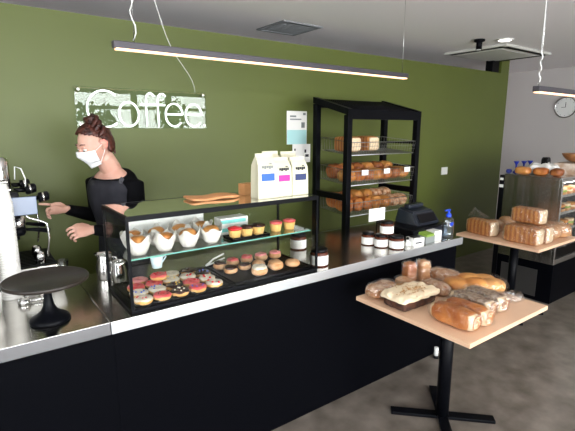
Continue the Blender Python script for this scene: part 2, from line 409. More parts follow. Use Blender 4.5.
tube(bm, [(.03 + .006 * math.sin(k * 1.6), .006 * math.cos(k * 1.6), .05 + k * .19 / 12) for k in range(13)] + [(.03, .004, .40), (.032, .008, .55), (.03, .0, .714)], .0035, 6)
obj('power_flex', bm, M['white'], p2)

# ---- clock
t = thing('wall_clock', 'round pale wall clock on the grey wall at the right', 'clock', (7.498, 3.08, 2.04))
bm = new_bm(); lathe(bm, [(.155, 0), (.16, .03), (.148, .035), (.142, .028)], seg=40, caps=False); o = obj('rim', bm, M['steel'], t, rot=(0, -PI / 2, 0))
bm = new_bm(); lathe(bm, [(.142, .0), (.142, .024)], seg=40); obj('face', bm, M['white'], t, rot=(0, -PI / 2, 0))
bm = new_bm(); box(bm, -.03, -.026, -.003, .003, 0, .075); obj('minute_hand', bm, M['ink'], t)
bm = new_bm(); box(bm, -.0255, -.0245, 0, .06, -.003, .003); obj('hour_hand', bm, M['ink'], t)
for k in range(12):
    bm = new_bm(); a = k * PI / 6; box(bm, -.027, -.0245, math.sin(a) * .125 - .003, math.sin(a) * .125 + .003, math.cos(a) * .125 - .006, math.cos(a) * .125 + .006); obj('hour_mark', bm, M['greycard'], t)

# ---- light switch
t = thing('light_switch', 'white square light switch on the green wall right of the rack', 'switch', (4.82, 3.299, 1.20))
bm = new_bm(); box(bm, -.06, .06, -.01, 0, -.045, .045, .003); obj('plate', bm, M['white'], t)
bm = new_bm(); box(bm, -.015, .015, -.015, -.0101, -.02, .02, .002); obj('rocker', bm, M['white'], t)

# ---- posters
t = thing('poster', 'white and pale teal notice taped to the green wall above the coffee bags', 'poster', (2.51, 3.298, 1.72))
bm = new_bm(); box(bm, -.115, .115, -.003, 0, -.15, .15); obj('sheet', bm, M['paper'], t)
bm = new_bm(); box(bm, -.112, .112, -.0045, -.0031, -.148, -.02); obj('teal_panel', bm, mat('pale_teal', (.45, .75, .76), .6), t)
bm = new_bm()
for (a, b, c, d) in ((-.08, -.01, .095, .11), (-.08, .05, .07, .082), (.07, .1, .115, .135), (.05, .09, 0, .05)): box(bm, a, b, -.0045, -.0031, c, d)
obj('print', bm, M['greycard'], t)
t = thing('notice', 'smaller white notice with small black drawings, below the teal poster', 'poster', (2.56, 3.298, 1.49))
bm = new_bm(); box(bm, -.10, .11, -.003, 0, -.09, .08); obj('sheet', bm, M['paper'], t)
bm = new_bm()
for (a, b, c, d) in ((-.08, -.065, .02, .04), (.04, .06, .0, .03), (.05, .09, -.04, -.015), (-.05, -.03, -.05, -.03)): box(bm, a, b, -.0045, -.0031, c, d)
obj('print', bm, M['ink'], t)

# ---- neon sign
t = thing('neon_sign', 'white neon script reading Coffee on a clear acrylic panel on the green wall', 'sign', (1.11, 3.26, 1.85))
bm = new_bm(); box(bm, -.475, .475, -.004, .004, -.138, .137, .001); obj('acrylic_panel', bm, M['acrylic'], t)
bm = new_bm()
for sx in (-.45, .45):
    for sz in (-.115, .115): 
        tt = bmesh.new(); lathe(tt, [(.008, 0), (.008, .045)], seg=12); bmesh.ops.transform(tt, matrix=Matrix.Translation((sx, -.008, sz)) @ Matrix.Rotation(-PI / 2, 4, 'X'), verts=tt.verts); merge(bm, tt)
obj('standoff', bm, M['steel'], t)
def arc(cx, cz, rx, rz, a0, a1, n=24):
    return [(cx + rx * math.cos(math.radians(a0 + (a1 - a0) * k / n)), -.0115, cz + rz * math.sin(math.radians(a0 + (a1 - a0) * k / n))) for k in range(n + 1)]
def letter(name, strokes):
    bm = new_bm()
    for s in strokes: tube(bm, s, .0054, 8)
    return obj(name, bm, M['neon'], t)
letter('letter_c', [arc(-.29, -.008, .115, .122, 52, 308)])
letter('letter_o', [arc(-.13, -.04, .069, .083, 0, 359)])
letter('letter_f', [[(-.005, -.0115, -.12), (-.005, -.0115, .06)] + arc(.028, .06, .033, .05, 180, 40, 10), [(-.045, -.0115, .03), (.045, -.0115, .03)]])
letter('letter_f', [[(.082, -.0115, -.12), (.082, -.0115, .06)] + arc(.115, .06, .033, .05, 180, 40, 10), [(.05, -.0115, .03), (.135, -.0115, .03)]])
for cx in (.205, .362):
    letter('letter_e', [[(cx - .066, -.0115, -.035), (cx + .066, -.0115, -.035)] + arc(cx, -.04, .067, .083, 4, 318)])
bm = new_bm(); pts = []
A = Vector((.70, 2.2, CZ - .02)); B = Vector((1.49, 3.25, 1.985))
for k in range(15):
    u = k / 14; p = A.lerp(B, u); p.z -= .05 * math.sin(PI * u); p.x += .03 * math.sin(3 * PI * u) * u; pts.append(p)
tube(bm, pts, .003, 6); o = obj('power_cord', bm, M['white']); tag(o, 'thin white cord drooping from the pendant lamp wire to the neon sign', 'cord')

# ================================================================ COUNTER
CT, CF, CB = 0.90, 1.852, 2.58
t = thing('service_counter', 'long black-fronted counter base running under the steel worktops', 'counter', (0, 0, 0))
bm = new_bm(); box(bm, .44, 2.97, 1.885, 2.54, 0.0, .842); obj('carcass', bm, M['black'], t)
bm = new_bm(); box(bm, -2.0, .44, 1.885, 2.98, 0.0, .842); obj('carcass', bm, M['black'], t)
bm = new_bm()
for (a, b) in ((-2.0, .438), (.4385, 2.97)): box(bm, a, b, 1.878, 1.8849, 0.0, .842, .001)
obj('front_panel', bm, M['black'], t)
bm = new_bm(); box(bm, .425, 3.0, CF, CB, CT - .02, CT, .002)
o1 = thing('steel_worktop', 'bright stainless steel worktop carrying the display case and the till', 'worktop')
obj('top_sheet', bm, M['steel_top'], o1)
bm = new_bm(); box(bm, .425, 3.003, CF - .002, CF + .02, CT - .055, CT - .001, .002); box(bm, 2.983, 3.003, CF + .02, CB, CT - .055, CT - .0205, .002)
obj('front_edge', bm, M['steel_edge'], o1)
o2 = thing('steel_worktop', 'darker steel worktop at the left under the black cake stand', 'worktop')
bm = new_bm(); box(bm, -2.0, .422, CF, 2.98, CT - .02, CT, .002); obj('top_sheet', bm, M['steel_top'], o2)
bm = new_bm(); box(bm, -2.0, .422, CF - .002, CF + .02, CT - .055, CT - .001, .002); obj('front_edge', bm, M['steel_dark'], o2)

# ================================================================ CAKE STAND
t = thing('cake_stand', 'matt black pedestal cake stand, empty, on the left worktop', 'cake stand', (.222, 2.03, CT))
bm = new_bm(); lathe(bm, [(.001, 0), (.078, 0), (.080, .006), (.074, .018), (.05, .032), (.032, .048), (.022, .070), (.017, .10), (.016, .142), (.022, .160), (.03, .17), (.001, .17)], seg=40, caps=False)
obj('pedestal', bm, M['blackmetal'], t, True)
bm = new_bm(); lathe(bm, [(.001, .17), (.155, .171), (.164, .176), (.166, .185), (.163, .190), (.160, .189), (.157, .1835), (.001, .1825)], seg=56, caps=False)
obj('plate', bm, mat('black_plate', (.022, .016, .013), .38), t, True)

# ================================================================ PAPER CUPS
def make_cup():
    bm = new_bm()   # upturned nested paper cup
    lathe(bm, [(.0445, 0), (.0462, .001), (.0462, .006), (.0435, .008), (.030, .092), (.028, .092), (.028, .088), (.001, .088), (.001, .086), (.027, .086), (.042, .006)], seg=22, caps=False)
    return obj('paper_cup', bm, M['cup'])
cup0 = make_cup(); first = True
for (x, y, n, lab, grp) in ((.118, 2.43, 37, 'white paper cup in the tall upturned stack nearest the coffee machine', 'paper cups in the tall stack'),
                       (.020, 2.33, 36, 'white paper cup in the tall stack cut by the left edge of the picture', 'paper cups in the left-edge stack')):
    for k in range(n):
        c = cup0 if first else cup0.copy()
        if not first: COL.objects.link(c)
        first = False
        c.location = (x, y, CT + .0005 + k * .0128); tag(c, lab, 'paper cup', grp)
bm = new_bm()
lathe(bm, [(.001, 0), (.030, 0), (.040, .080), (.042, .083), (.039, .083), (.029, .004), (.001, .004)], seg=24, caps=False)
wc = obj('white_cup', bm, M['cup'])
for i, (x, y, l) in enumerate(((.03, 2.26, 'short white cup at the left edge beside the cake stand'), (.20, 2.40, 'short white cup behind the cake stand, next to the tall cup stack'), (.31, 2.42, 'short white cup behind the middle of the cake stand plate'))):
    c = wc if i == 0 else wc.copy()
    if i: COL.objects.link(c)
    c.location = (x, y, CT + .0005); tag(c, l, 'cup', 'short white cups behind the cake stand')
bm = new_bm(); lathe(bm, [(.001, 0), (.03, 0), (.036, .07), (.034, .07), (.028, .004), (.001, .004)], seg=24, caps=False)
o = obj('glass_tumbler', bm, M['clear'], loc=(.385, 2.72, CT + .0005)); tag(o, 'clear tumbler standing just behind the right rim of the cake stand', 'glass')

# ================================================================ MILK JUGS
def jug(x, y, s, label, rz):
    t = thing('milk_jug', label, 'jug', (x, y, CT + .0005), (0, 0, rz), 'steel milk jugs beside the display case')
    bm = new_bm()
    lathe(bm, [(.001, 0), (.040 * s, 0), (.043 * s, .006), (.043 * s, .06 * s), (.036 * s, .105 * s), (.038 * s, .125 * s), (.036 * s, .125 * s), (.034 * s, .105 * s), (.041 * s, .06 * s), (.041 * s, .008), (.001, .008)], seg=30, caps=False)
    for v in bm.verts:
        if v.co.z > .118 * s and v.co.x > .02 * s and abs(v.co.y) < .018 * s: v.co.x += .014 * s
    obj('jug_body', bm, M['steelpol'], t, True)
    bm = new_bm(); tube(bm, [(-.038 * s, 0, .11 * s), (-.062 * s, 0, .108 * s), (-.070 * s, 0, .08 * s), (-.064 * s, 0, .05 * s), (-.040 * s, 0, .035 * s)], .0045 * s, 8); obj('handle', bm, M['steelpol'], t)
jug(.560, 2.47, 1.1, 'larger steel milk jug, left of the pair beside the display case', 2.4)
jug(.605, 2.37, .9, 'smaller steel milk jug close against the end glass of the display case', -.9)

# ================================================================ ESPRESSO MACHINE
t = thing('espresso_machine', 'black and steel espresso machine at the left edge behind the cup stacks', 'coffee machine', (0, 0, CT))
bm = new_bm(); box(bm, -.5, .12, 2.56, 2.93, .10, .36, .01); obj('body', bm, M['blackplastic'], t)
bm = new_bm(); box(bm, -.5, .20, 2.52, 2.96, .36, .505, .02); obj('top_housing', bm, M['blackplastic'], t)
bm = new_bm(); box(bm, -.46, .17, 2.54, 2.94, .506, .516, .004); 
for yy in (2.55, 2.93): tube(bm, [(-.45, yy, .515), (-.45, yy, .55), (.16, yy, .55), (.16, yy, .515)], .005, 8)
obj('cup_rail', bm, M['steelpol'], t)
bm = new_bm(); box(bm, .10, .27, 2.505, 2.519, .385, .475, .003); obj('side_screen', bm, M['screen'], t)
bm = new_bm(); box(bm, -.5, .345, 2.54, 2.94, .045, .10, .008); obj('drip_tray', bm, M['steelpol'], t)
bm = new_bm()
for k in range(12): box(bm, .13, .34, 2.56 + k * .031, 2.575 + k * .031, .1005, .106)
obj('drip_grate', bm, M['blackmetal'], t)
for (x, y) in ((-.46, 2.57), (-.46, 2.9), (.3, 2.57), (.3, 2.9)):
    bm = new_bm(); lathe(bm, [(.018, .0), (.022, .03), (.014, .045)], x, y, seg=14); obj('foot', bm, M['blackmetal'], t)
for y in (2.66, 2.84):
    bm = new_bm(); lathe(bm, [(.034, .30), (.036, .315), (.036, .36)], .19, y, seg=24); box(bm, .12, .19, y - .03, y + .03, .31, .36); g = obj('group_head', bm, M['steelpol'], t)
    bm = new_bm(); lathe(bm, [(.026, .255), (.034, .27), (.034, .299)], .19, y, seg=24); tube(bm, [(.22, y, .283), (.26, y, .278), (.335, y, .262)], [.007, .010, .014], 10)
    tube(bm, [(.185, y - .012, .255), (.185, y - .016, .235)], .007, 8); tube(bm, [(.185, y + .012, .255), (.185, y + .016, .235)], .007, 8)
    obj('portafilter', bm, M['blackmetal'], t)
for y in (2.545, 2.92):
    bm = new_bm(); tube(bm, [(.20, y, .40), (.235, y, .36), (.275, y, .345), (.31, y, .325), (.315, y, .25), (.30, y, .15)], .0055, 8)
    obj('steam_wand', bm, M['steelpol'], t)
for (x, y, z) in ((.235, 2.60, .50), (.285, 2.56, .46), (.235, 2.86, .50)):
    bm = new_bm(); tube(bm, [(x - .05, y, z), (x, y, z)], .012, 10); tube(bm, [(x, y, z), (x + .004, y, z), (x + .045, y, z + .008), (x + .05, y, z + .008)], [.02, .026, .024, .015], 16)
    k = obj('steam_knob', bm, M['blackplastic'], t)
    bm = new_bm(); tube(bm, [(x + .018, y, z + .003), (x + .026, y, z + .004)], .0268, 16); obj('knob_ring', bm, M['steelpol'], k)
bm = new_bm(); tube(bm, [(.195, 2.60, .556), (.20, 2.59, .62), (.225, 2.58, .61), (.238, 2.57, .56), (.235, 2.57, .52)], .003, 8); obj('water_pipe', bm, M['white'], t)
t = thing('steel_canister', 'steel canister with a black knob lid on top of the coffee machine', 'canister', (.128, 2.62, CT + .517))
bm = new_bm(); lathe(bm, [(.001, 0), (.048, 0), (.05, .005), (.05, .13), (.046, .138), (.001, .138)], seg=30, caps=False); obj('body', bm, M['steelpol'], t, True)
bm = new_bm(); lathe(bm, [(.046, .138), (.04, .15), (.001, .155)], seg=30, caps=False); k = obj('lid', bm, M['steelpol'], t, True)
bm = new_bm(); lathe(bm, [(.008, .153), (.008, .165), (.016, .172), (.016, .184), (.01, .19)], seg=16); obj('knob', bm, M['blackplastic'], k, True)
# cups warming / steel pots on the drip grate
for i, (x, y, l) in enumerate(((.27, 2.60, 'small steel milk pot on the drip tray, nearest the counter front'), (.27, 2.74, 'small steel milk pot on the drip tray, between the two brewing groups'))):
    bm = new_bm(); lathe(bm, [(.001, 0), (.024, 0), (.026, .04), (.022, .06), (.020, .06), (.023, .04), (.021, .004), (.001, .004)], seg=20, caps=False)
    o = obj('milk_pot', bm, M['steelpol'], None, True, loc=(x, y, CT + .1065)); tag(o, l, 'jug')
bm = new_bm(); tube(bm, [(0, 0, .009), (.06, -.01, .012), (.09, -.013, .02)], .006, 8)
lathe(bm, [(.001, 0), (.028, 0), (.03, .012), (.02, .03), (.001, .032)], -.02, .003, seg=20, caps=False)
o = obj('coffee_tamper', bm, M['steelpol'], None, True, loc=(.175, 2.30, CT + .001)); tag(o, 'steel tamper lying on the worktop behind the left side of the cake stand', 'tamper')

# ================================================================ DISPLAY CASE
X0, X1, Y0, Y1, Z1 = .522, 1.585, 1.878, 2.275, 1.338
SH = 1.135
case = thing('display_case', 'glass countertop display case with a black frame, full of doughnuts and muffins', 'display case', (0, 0, 0))
e = .012
bm = new_bm()
box(bm, X0, X1, Y0, Y1, CT + .001, CT + .016, .002)
obj('base', bm, M['blackmetal'], case)
bm = new_bm()
for x in (X0, X1 - e):
    for y in (Y0, Y1 - e): box(bm, x, x + e, y, y + e, CT + .016, Z1 - .022)
box(bm, X0, X1, Y0, Y0 + e, Z1 - .022, Z1); box(bm, X0, X1, Y1 - e, Y1, Z1 - .022, Z1)
box(bm, X0, X0 + e, Y0 + e, Y1 - e, Z1 - .022, Z1); box(bm, X1 - e, X1, Y0 + e, Y1 - e, Z1 - .022, Z1)
obj('frame', bm, M['blackmetal'], case)
bm = new_bm(); box(bm, X0 + e, X1 - e, Y0 + .004, Y0 + .009, CT + .016, Z1 - .022); obj('front_glass', bm, M['glass'], case)
bm = new_bm(); box(bm, X0 + .004, X0 + .009, Y0 + e, Y1 - e, CT + .016, Z1 - .022); obj('side_glass', bm, M['glass'], case)
bm = new_bm(); box(bm, X1 - .009, X1 - .004, Y0 + e, Y1 - e, CT + .016, Z1 - .022); obj('side_glass', bm, M['glass'], case)
bm = new_bm(); box(bm, X0 + e, X1 - e, Y0 + e, Y1 - e, Z1 - .006, Z1 - .0005); obj('top_glass', bm, M['glass_top'], case)
bm = new_bm(); box(bm, .63, 1.06, Y1 - .012, Y1 - .007, SH + .012, Z1 - .022); obj('rear_door', bm, M['white'], case)
bm = new_bm(); box(bm, 1.0, X1 - e, Y1 - .006, Y1 - .001, CT + .016, Z1 - .022); obj('rear_door', bm, M['glass'], case)
bm = new_bm(); box(bm, X0 + .01, X1 - .01, 1.93, Y1 - .016, SH - .006, SH); s = obj('shelf', bm, M['shelfglass'], case)
bm = new_bm(); box(bm, X0 + .014, X1 - .014, 1.9285, 1.93, SH - .006, SH); obj('shelf_edge', bm, M['glassedge'], s)

# trays
def tray(name, x0, x1, y0, y1, z, label):
    bm = new_bm(); box(bm, x0, x1, y0, y1, z, z + .005, .001)
    for a in ((x0, x1, y0, y0 + .006), (x0, x1, y1 - .006, y1), (x0, x0 + .006, y0, y1), (x1 - .006, x1, y0, y1)): box(bm, a[0], a[1], a[2], a[3], z + .005, z + .014)
    o = obj(name, bm, M['tray']); tag(o, label, 'tray'); return o
TZ = CT + .0165
tray('doughnut_tray', .545, 1.04, 1.90, 2.25, TZ, 'black tray of iced doughnuts in the left half of the case')
tray('bun_tray', 1.055, 1.56, 1.90, 2.25, TZ, 'black tray of buns and iced cakes in the right half of the case')
tray('cupcake_tray', 1.07, 1.30, 1.945, 2.05, SH + .001, 'small black tray of dark-topped cupcakes on the glass shelf')

# doughnuts
def doughnut(x, y, z, ice, bits, label, tilt=0, s=1.0):
    t = thing('doughnut', label, 'doughnut', (x, y, z), (tilt, 0, random.uniform(0, 6)), 'iced doughnuts on the left tray')
    R, r = .0255 * s, .0175 * s
    bm = new_bm(); rings = []
    n, m = 26, 12
    for i in range(n):
        a = 2 * PI * i / n
        rings.append([bm.verts.new(((R + r * math.cos(2 * PI * j / m)) * math.cos(a), (R + r * math.cos(2 * PI * j / m)) * math.sin(a), max(0, .013 * s + .0135 * s * math.sin(2 * PI * j / m)))) for j in range(m)])
    for i in range(n):
        for j in range(m): bm.faces.new((rings[i][j], rings[(i + 1) % n][j], rings[(i + 1) % n][(j + 1) % m], rings[i][(j + 1) % m]))
    obj('dough', bm, M['dough'], t, True)
    bm = new_bm(); prof = []
    for k in range(11):
        a = math.radians(22 + 145 * k / 10)
        prof.append((R + (r + .0022) * math.cos(a), .0145 * s + (.0150 * s) * math.sin(a)))
    lathe(bm, prof, seg=26, caps=False)
    for v in bm.verts:
        a = math.atan2(v.co.y, v.co.x)
        if math.hypot(v.co.x, v.co.y) > R + r * .85: v.co.z += .003 * math.sin(a * 5 + x * 90)
    obj('icing', bm, M[ice], t, True)
    if bits:
        bm = new_bm()
        for k in range(bits[1]):
            a = random.uniform(0, 6.28); rr = random.uniform(R - .01, R + .01)
            b0 = bmesh.new(); bmesh.ops.create_icosphere(b0, subdivisions=1, radius=bits[2]); bmesh.ops.translate(b0, verts=b0.verts, vec=(rr * math.cos(a), rr * math.sin(a), .0295 * s)); merge(bm, b0)
        obj('topping', bm, M[bits[0]], t, True)
    return t
dz = TZ + .0055
rb, bl = ('berry', 3, .007), ('bluesw', 4, .006)
DN = [(.592, 1.93, 'whiteice', ('berry', 4, .0045), 'white-iced doughnut with red flecks, front row at the left end'),
 (.680, 1.93, 'pinkice', ('chocice', 7, .003), 'pink-iced doughnut, front row second from the left'),
 (.768, 1.93, 'chocice', ('whiteice', 5, .005), 'chocolate doughnut with white bits, front row third from the left'),
 (.860, 1.93, 'pinkice', ('bluesw', 5, .004), 'pink-iced doughnut with yellow base, front row fourth from the left'),
 (.955, 1.94, 'whiteice', rb, 'white doughnut with a red berry, right end of the front row'),
 (.600, 2.02, 'whiteice', bl, 'white doughnut with blue sweets, second row at the left end'),
 (.688, 2.02, 'whiteice', ('bluesw', 5, .005), 'white doughnut with blue sweets, second row second from the left'),
 (.776, 2.02, 'chocice', ('yellowsw', 4, .004), 'chocolate doughnut with yellow flecks, second row third from the left'),
 (.866, 2.02, 'pinkice', ('berry', 6, .004), 'pink doughnut with red flecks, second row fourth from the left'),
 (.958, 2.03, 'whiteice', rb, 'white doughnut with berries, right end of the second row'),
 (.615, 2.11, 'pinkice', None, 'plain pink doughnut at the left end of the third row'),
 (.705, 2.11, 'pinkice', ('berry', 4, .004), 'pink doughnut in the third row, under the raised one'),
 (.795, 2.11, 'whiteice', ('yellowsw', 5, .004), 'white doughnut with yellow sweets, middle of the third row'),
 (.885, 2.11, 'whiteice', rb, 'white doughnut with red berries, third row second from the right'),
 (.975, 2.12, 'chocice', ('bluesw', 3, .005), 'chocolate doughnut with blue sweets, right end of the third row')]
for (x, y, ice, b, l) in DN: doughnut(x, y, dz, ice, b, l)
doughnut(.735, 2.125, dz + .031, 'pinkice', ('berry', 6, .005), 'pink doughnut sitting raised on top of the others at the back left')
for (x, ice, l) in ((.66, 'palepink', 'pale pink doughnut at the back left corner of the tray'), (.83, 'whiteice', 'plain white doughnut in the back row centre'), (.93, 'chocice', 'plain chocolate doughnut in the back row right')):
    doughnut(x, 2.20, dz, ice, None, l)

# buns on right tray
def bun(x, y, top, label, s=1.0):
    t = thing('bun', label, 'bun', (x, y, dz), (0, 0, random.uniform(0, 6)), 'buns and cakes on the right tray')
    bm = new_bm(); squirc(bm, .085 * s, .08 * s, .045 * s, 2.3, 8, .004, 25, x * 9); obj('bun_body', bm, M['bun'], t, True)
    if top:
        bm = new_bm(); squirc(bm, .074 * s, .07 * s, .026 * s, 2.3, 8, .005, 40, y * 9, loc=(0, 0, .026 * s)); obj('icing', bm, M[top], t, True)
    return t
for (x, y, top, l, s) in [(1.11, 2.17, 'chocice', 'chocolate-topped cake at the back left of the right tray', .95), (1.20, 2.19, 'pinkice', 'pink-iced bun second from the left in the back row', .9),
    (1.295, 2.19, 'pinkice', 'pink-iced bun in the middle of the back row', .95), (1.39, 2.18, 'palepink', 'pale pink bun second from the right in the back row', .95), (1.485, 2.17, 'palepink', 'pale pink bun at the right end of the back row', .95),
    (1.12, 2.07, 'chocice', 'chocolate-topped bun left in the middle row', .9), (1.215, 2.08, 'chocice', 'flat chocolate bun in the middle row behind the large sugared bun', .85), (1.31, 2.08, None, 'plain sugared bun half hidden in the middle row', .9), 
    (1.235, 1.955, 'whiteice', 'large sugar-dusted round bun at the front of the right tray', 1.12), (1.36, 1.98, 'bun', 'plain round bun in the middle of the front row', 1.08), (1.47, 1.97, None, 'plain golden bun at the right end of the front row', 1.0)]:
    b = bun(x, y, top, l, s)
t = thing('tongs', 'clear plastic tongs leaning at the back of the bun tray', 'tongs', (1.10, 2.235, TZ + .02))
for s in (-1, 1):
    bm = new_bm(); tube(bm, [(-.05, 0, .0), (.0, .003 * s, .02 + .01 * s), (.07, .004 * s, .04 + .012 * s)], .005, 6); obj('arm', bm, M['white'], t)

# muffins in tulip papers
def make_muffin(seed):
    t = thing('muffin', '', 'muffin')
    bm = new_bm(); lathe(bm, [(.001, .002), (.026, .002), (.036, .045)], seg=20, caps=False)
    squirc(bm, .084, .084, .050, 2.2, 8, .008, 30, seed, loc=(0, 0, .036)); obj('muffin_top', bm, M['crust_golden'], t, True)
    bm = new_bm(); n = 24; rings = []
    rnd = random.Random(seed)
    for lv in range(5):
        u = lv / 4; ring = []
        for k in range(n):
            a = 2 * PI * k / n
            sq = 1 + .05 * abs(math.cos(2 * a)) * u
            pk = (.5 + .5 * math.cos(4 * a + seed)) * (.030 + .014 * math.sin(a * 3 + seed)) if lv == 4 else 0
            r = (.030 + .024 * u ** .7) * sq + (.004 * (pk > .015) if lv == 4 else 0) + .0035 * math.cos(9 * a + seed) * u
            ring.append(bm.verts.new((r * math.cos(a), r * math.sin(a), .062 * u + pk)))
        rings.append(ring)
    for a, b in zip(rings, rings[1:]):
        for k in range(n): bm.faces.new((a[k], a[(k + 1) % n], b[(k + 1) % n], b[k]))
    bm.faces.new(rings[0])
    o = obj('paper_case', bm, M['tulip'], t, True)
    md = o.modifiers.new('thick', 'SOLIDIFY'); md.thickness = .0008
    return t
mz = SH + .0008
protos = [make_muffin(1), make_muffin(4)]
def pos_label(i, n, row): 
    w = ['leftmost', 'second from the left', 'third from the left', 'rightmost'][i]
    return 'muffin in white tulip paper, %s in the %s row of the shelf' % (w, row)
used = [False, False]
for row, y in (('front', 2.00), ('back', 2.125)):
    for i in range(4):
        x = .606 + i * .123 + (.010 if row == 'back' else 0)
        k = (i + (row == 'back')) % 2
        c = protos[k] if not used[k] else copy_tree(protos[k]); used[k] = True
        c.location = (x, y, mz); c.rotation_euler = (0, 0, i * 1.1 + y * 9); tag(c, pos_label(i, 5, row), 'muffin', 'muffins in white paper on the shelf')
# cupcakes
def cupcake(x, y, top, label, z):
    t = thing('cupcake', label, 'cupcake', (x, y, z), (0, 0, 0), 'cupcakes on the right of the shelf')
    bm = new_bm(); n = 36; rr = [[bm.verts.new(((r + (.0012 if k % 2 else 0)) * math.cos(2 * PI * k / n), (r + (.0012 if k % 2 else 0)) * math.sin(2 * PI * k / n), z_)) for k in range(n)] for r, z_ in ((.026, 0), (.034, .042))]
    for k in range(n): bm.faces.new((rr[0][k], rr[0][(k + 1) % n], rr[1][(k + 1) % n], rr[1][k]))
    bm.faces.new(rr[0]); bm.faces.new(rr[1]); obj('sponge', bm, M['sponge'], t, False)
    bm = new_bm(); squirc(bm, .070, .070, .022, 2.3, 8, .005, 50, x * 20, loc=(0, 0, .038)); obj('icing', bm, M[top], t, True)
for (x, y, top, z, l) in ((1.112, 1.997, 'berry', SH + .007, 'cupcake with a flat red top, left end of the small shelf tray'), (1.185, 1.997, 'chocice', SH + .007, 'cupcake with dark chocolate top, middle of the small shelf tray'), (1.258, 1.997, 'chocice', SH + .007, 'cupcake with red and dark top, right end of the small shelf tray'),
    (1.39, 2.02, 'pinkice', SH + .001, 'pink-topped cupcake on the glass shelf, left of the last pair'), (1.485, 2.02, 'pinkice', SH + .001, 'pink-topped cupcake at the right end of the glass shelf')): cupcake(x, y, top, l, z)
for (x, y, z, l) in ((1.17, 2.14, SH + .001, 'lower teal and white carton behind the dark cupcakes'), (1.17, 2.14, SH + .047, 'upper teal and white carton stacked behind the dark cupcakes')):
    t = thing('carton', l, 'carton', (x, y, z)); bm = new_bm(); box(bm, -.085, .085, -.04, .04, 0, .045, .003); obj('carton_body', bm, M['paper'], t)
    bm = new_bm(); box(bm, -.085, .07, -.0415, -.0401, .016, .036); obj('teal_band', bm, M['teal'], t)
# pale blue cup
t = thing('pale_cup', 'pale blue measuring cup with a handle, at the back of the doughnut tray', 'cup', (.66, 2.235, TZ + .0002))
# (stands on the case base behind the tray rim)
t.location = (.705, 2.262, TZ)
t.location = (.70, 1.975, SH)
bpy.data.objects.remove(t)
t = thing('hanging_scoop', 'pale blue cup with a small handle clipped under the front of the glass shelf', 'cup', (.672, 1.955, SH - .0065))
bm = new_bm(); lathe(bm, [(.001, -.058), (.022, -.058), (.030, -.001), (.028, -.001), (.02, -.055), (.001, -.055)], seg=24, caps=False); obj('cup_body', bm, M['palecup'], t, True)
bm = new_bm(); tube(bm, [(.026, 0, -.012), (.042, 0, -.006), (.046, 0, -.0115), (.024, 0, -.04)], .003, 6); obj('handle', bm, M['palecup'], t)

# on top of the case
def bagc(x, y, w, d, h, labm, label, rz=0):
    t = thing('coffee_bag', label, 'coffee bag', (x, y, Z1 + .0005), (0, 0, rz), 'coffee bags on the display case')
    bm = new_bm(); n = 10; rings = []
    prof = [(0, 1, 1), (.02, 1.02, 1.03), (.5, 1, 1), (.74, .98, .9), (.86, .93, .45), (.93, .90, .10), (1.0, .90, .07)]
    for (u, sx, sy) in prof:
        ring = []
        for (a, b) in ((-1, -1), (-.4, -1.04), (.4, -1.04), (1, -1), (.94, 0), (1, 1), (.4, 1.04), (-.4, 1.04), (-1, 1), (-.94, 0)):
            ring.append(bm.verts.new((a * w / 2 * sx, b * d / 2 * sy, u * h)))
        rings.append(ring)
    for a, b in zip(rings, rings[1:]):
        for k in range(10): bm.faces.new((a[k], a[(k + 1) % 10], b[(k + 1) % 10], b[k]))
    bm.faces.new(rings[0]); bm.faces.new(rings[-1])
    o = obj('bag_body', bm, M['bag'], t)
    yf = -d / 2 * 1.04 - .0008
    if labm:
        bm = new_bm(); box(bm, -w * .33, w * .36, yf - .001, yf + .002, h * .40, h * .56); obj('label', bm, M[labm], t)
        bm = new_bm()
        for k in range(5): box(bm, -w * .30 + k * w * .125, -w * .30 + k * w * .125 + w * .09, yf - .001, yf + .002, h * .68 - (k % 2) * .004, h * .68 + .013)
        box(bm, w * .12, w * .22, yf - .001 + .0, yf + .006, h * .765, h * .785)
        obj('print', bm, M['ink'] if labm != 'blueprint' else M['greycard'], t)
    return t
bagc(1.290, 1.985, .118, .075, .240, 'blueprint', 'cream coffee bag with a bright blue label, left of the three')
bagc(1.402, 1.99, .105, .07, .215, 'magenta', 'cream coffee bag with a magenta label, middle of the three')
bagc(1.515, 1.99, .110, .07, .215, 'navy', 'cream coffee bag with a navy label, right of the three')
bagc(1.40, 2.09, .115, .07, .245, None, 'unlabelled cream coffee bag standing behind the blue and magenta ones')
bagc(1.525, 2.09, .115, .07, .24, None, 'unlabelled cream coffee bag standing behind the navy one')
bm = new_bm(); box(bm, -.045, .04, -.03, .03, 0, .062, .001); o = obj('cardboard_box', bm, M['kraft'], loc=(1.30, 2.17, Z1 + .0005), rot=(0, 0, .1)); tag(o, 'small brown cardboard box left of the coffee bags', 'box')
bm = new_bm(); squirc(bm, .29, .15, .016, 5, 12, .008, 16, 3, fn=lambda c, q: Vector((c.x, c.y * (1 - .25 * q.x), c.z + .003 * math.sin(c.x * 30)))); o = obj('kraft_paper_bag', bm, M['kraftpaper'], None, True, loc=(1.06, 2.14, Z1 + .001), rot=(0, 0, -.12)); tag(o, 'crumpled orange-brown paper bag lying on the display case', 'paper bag')

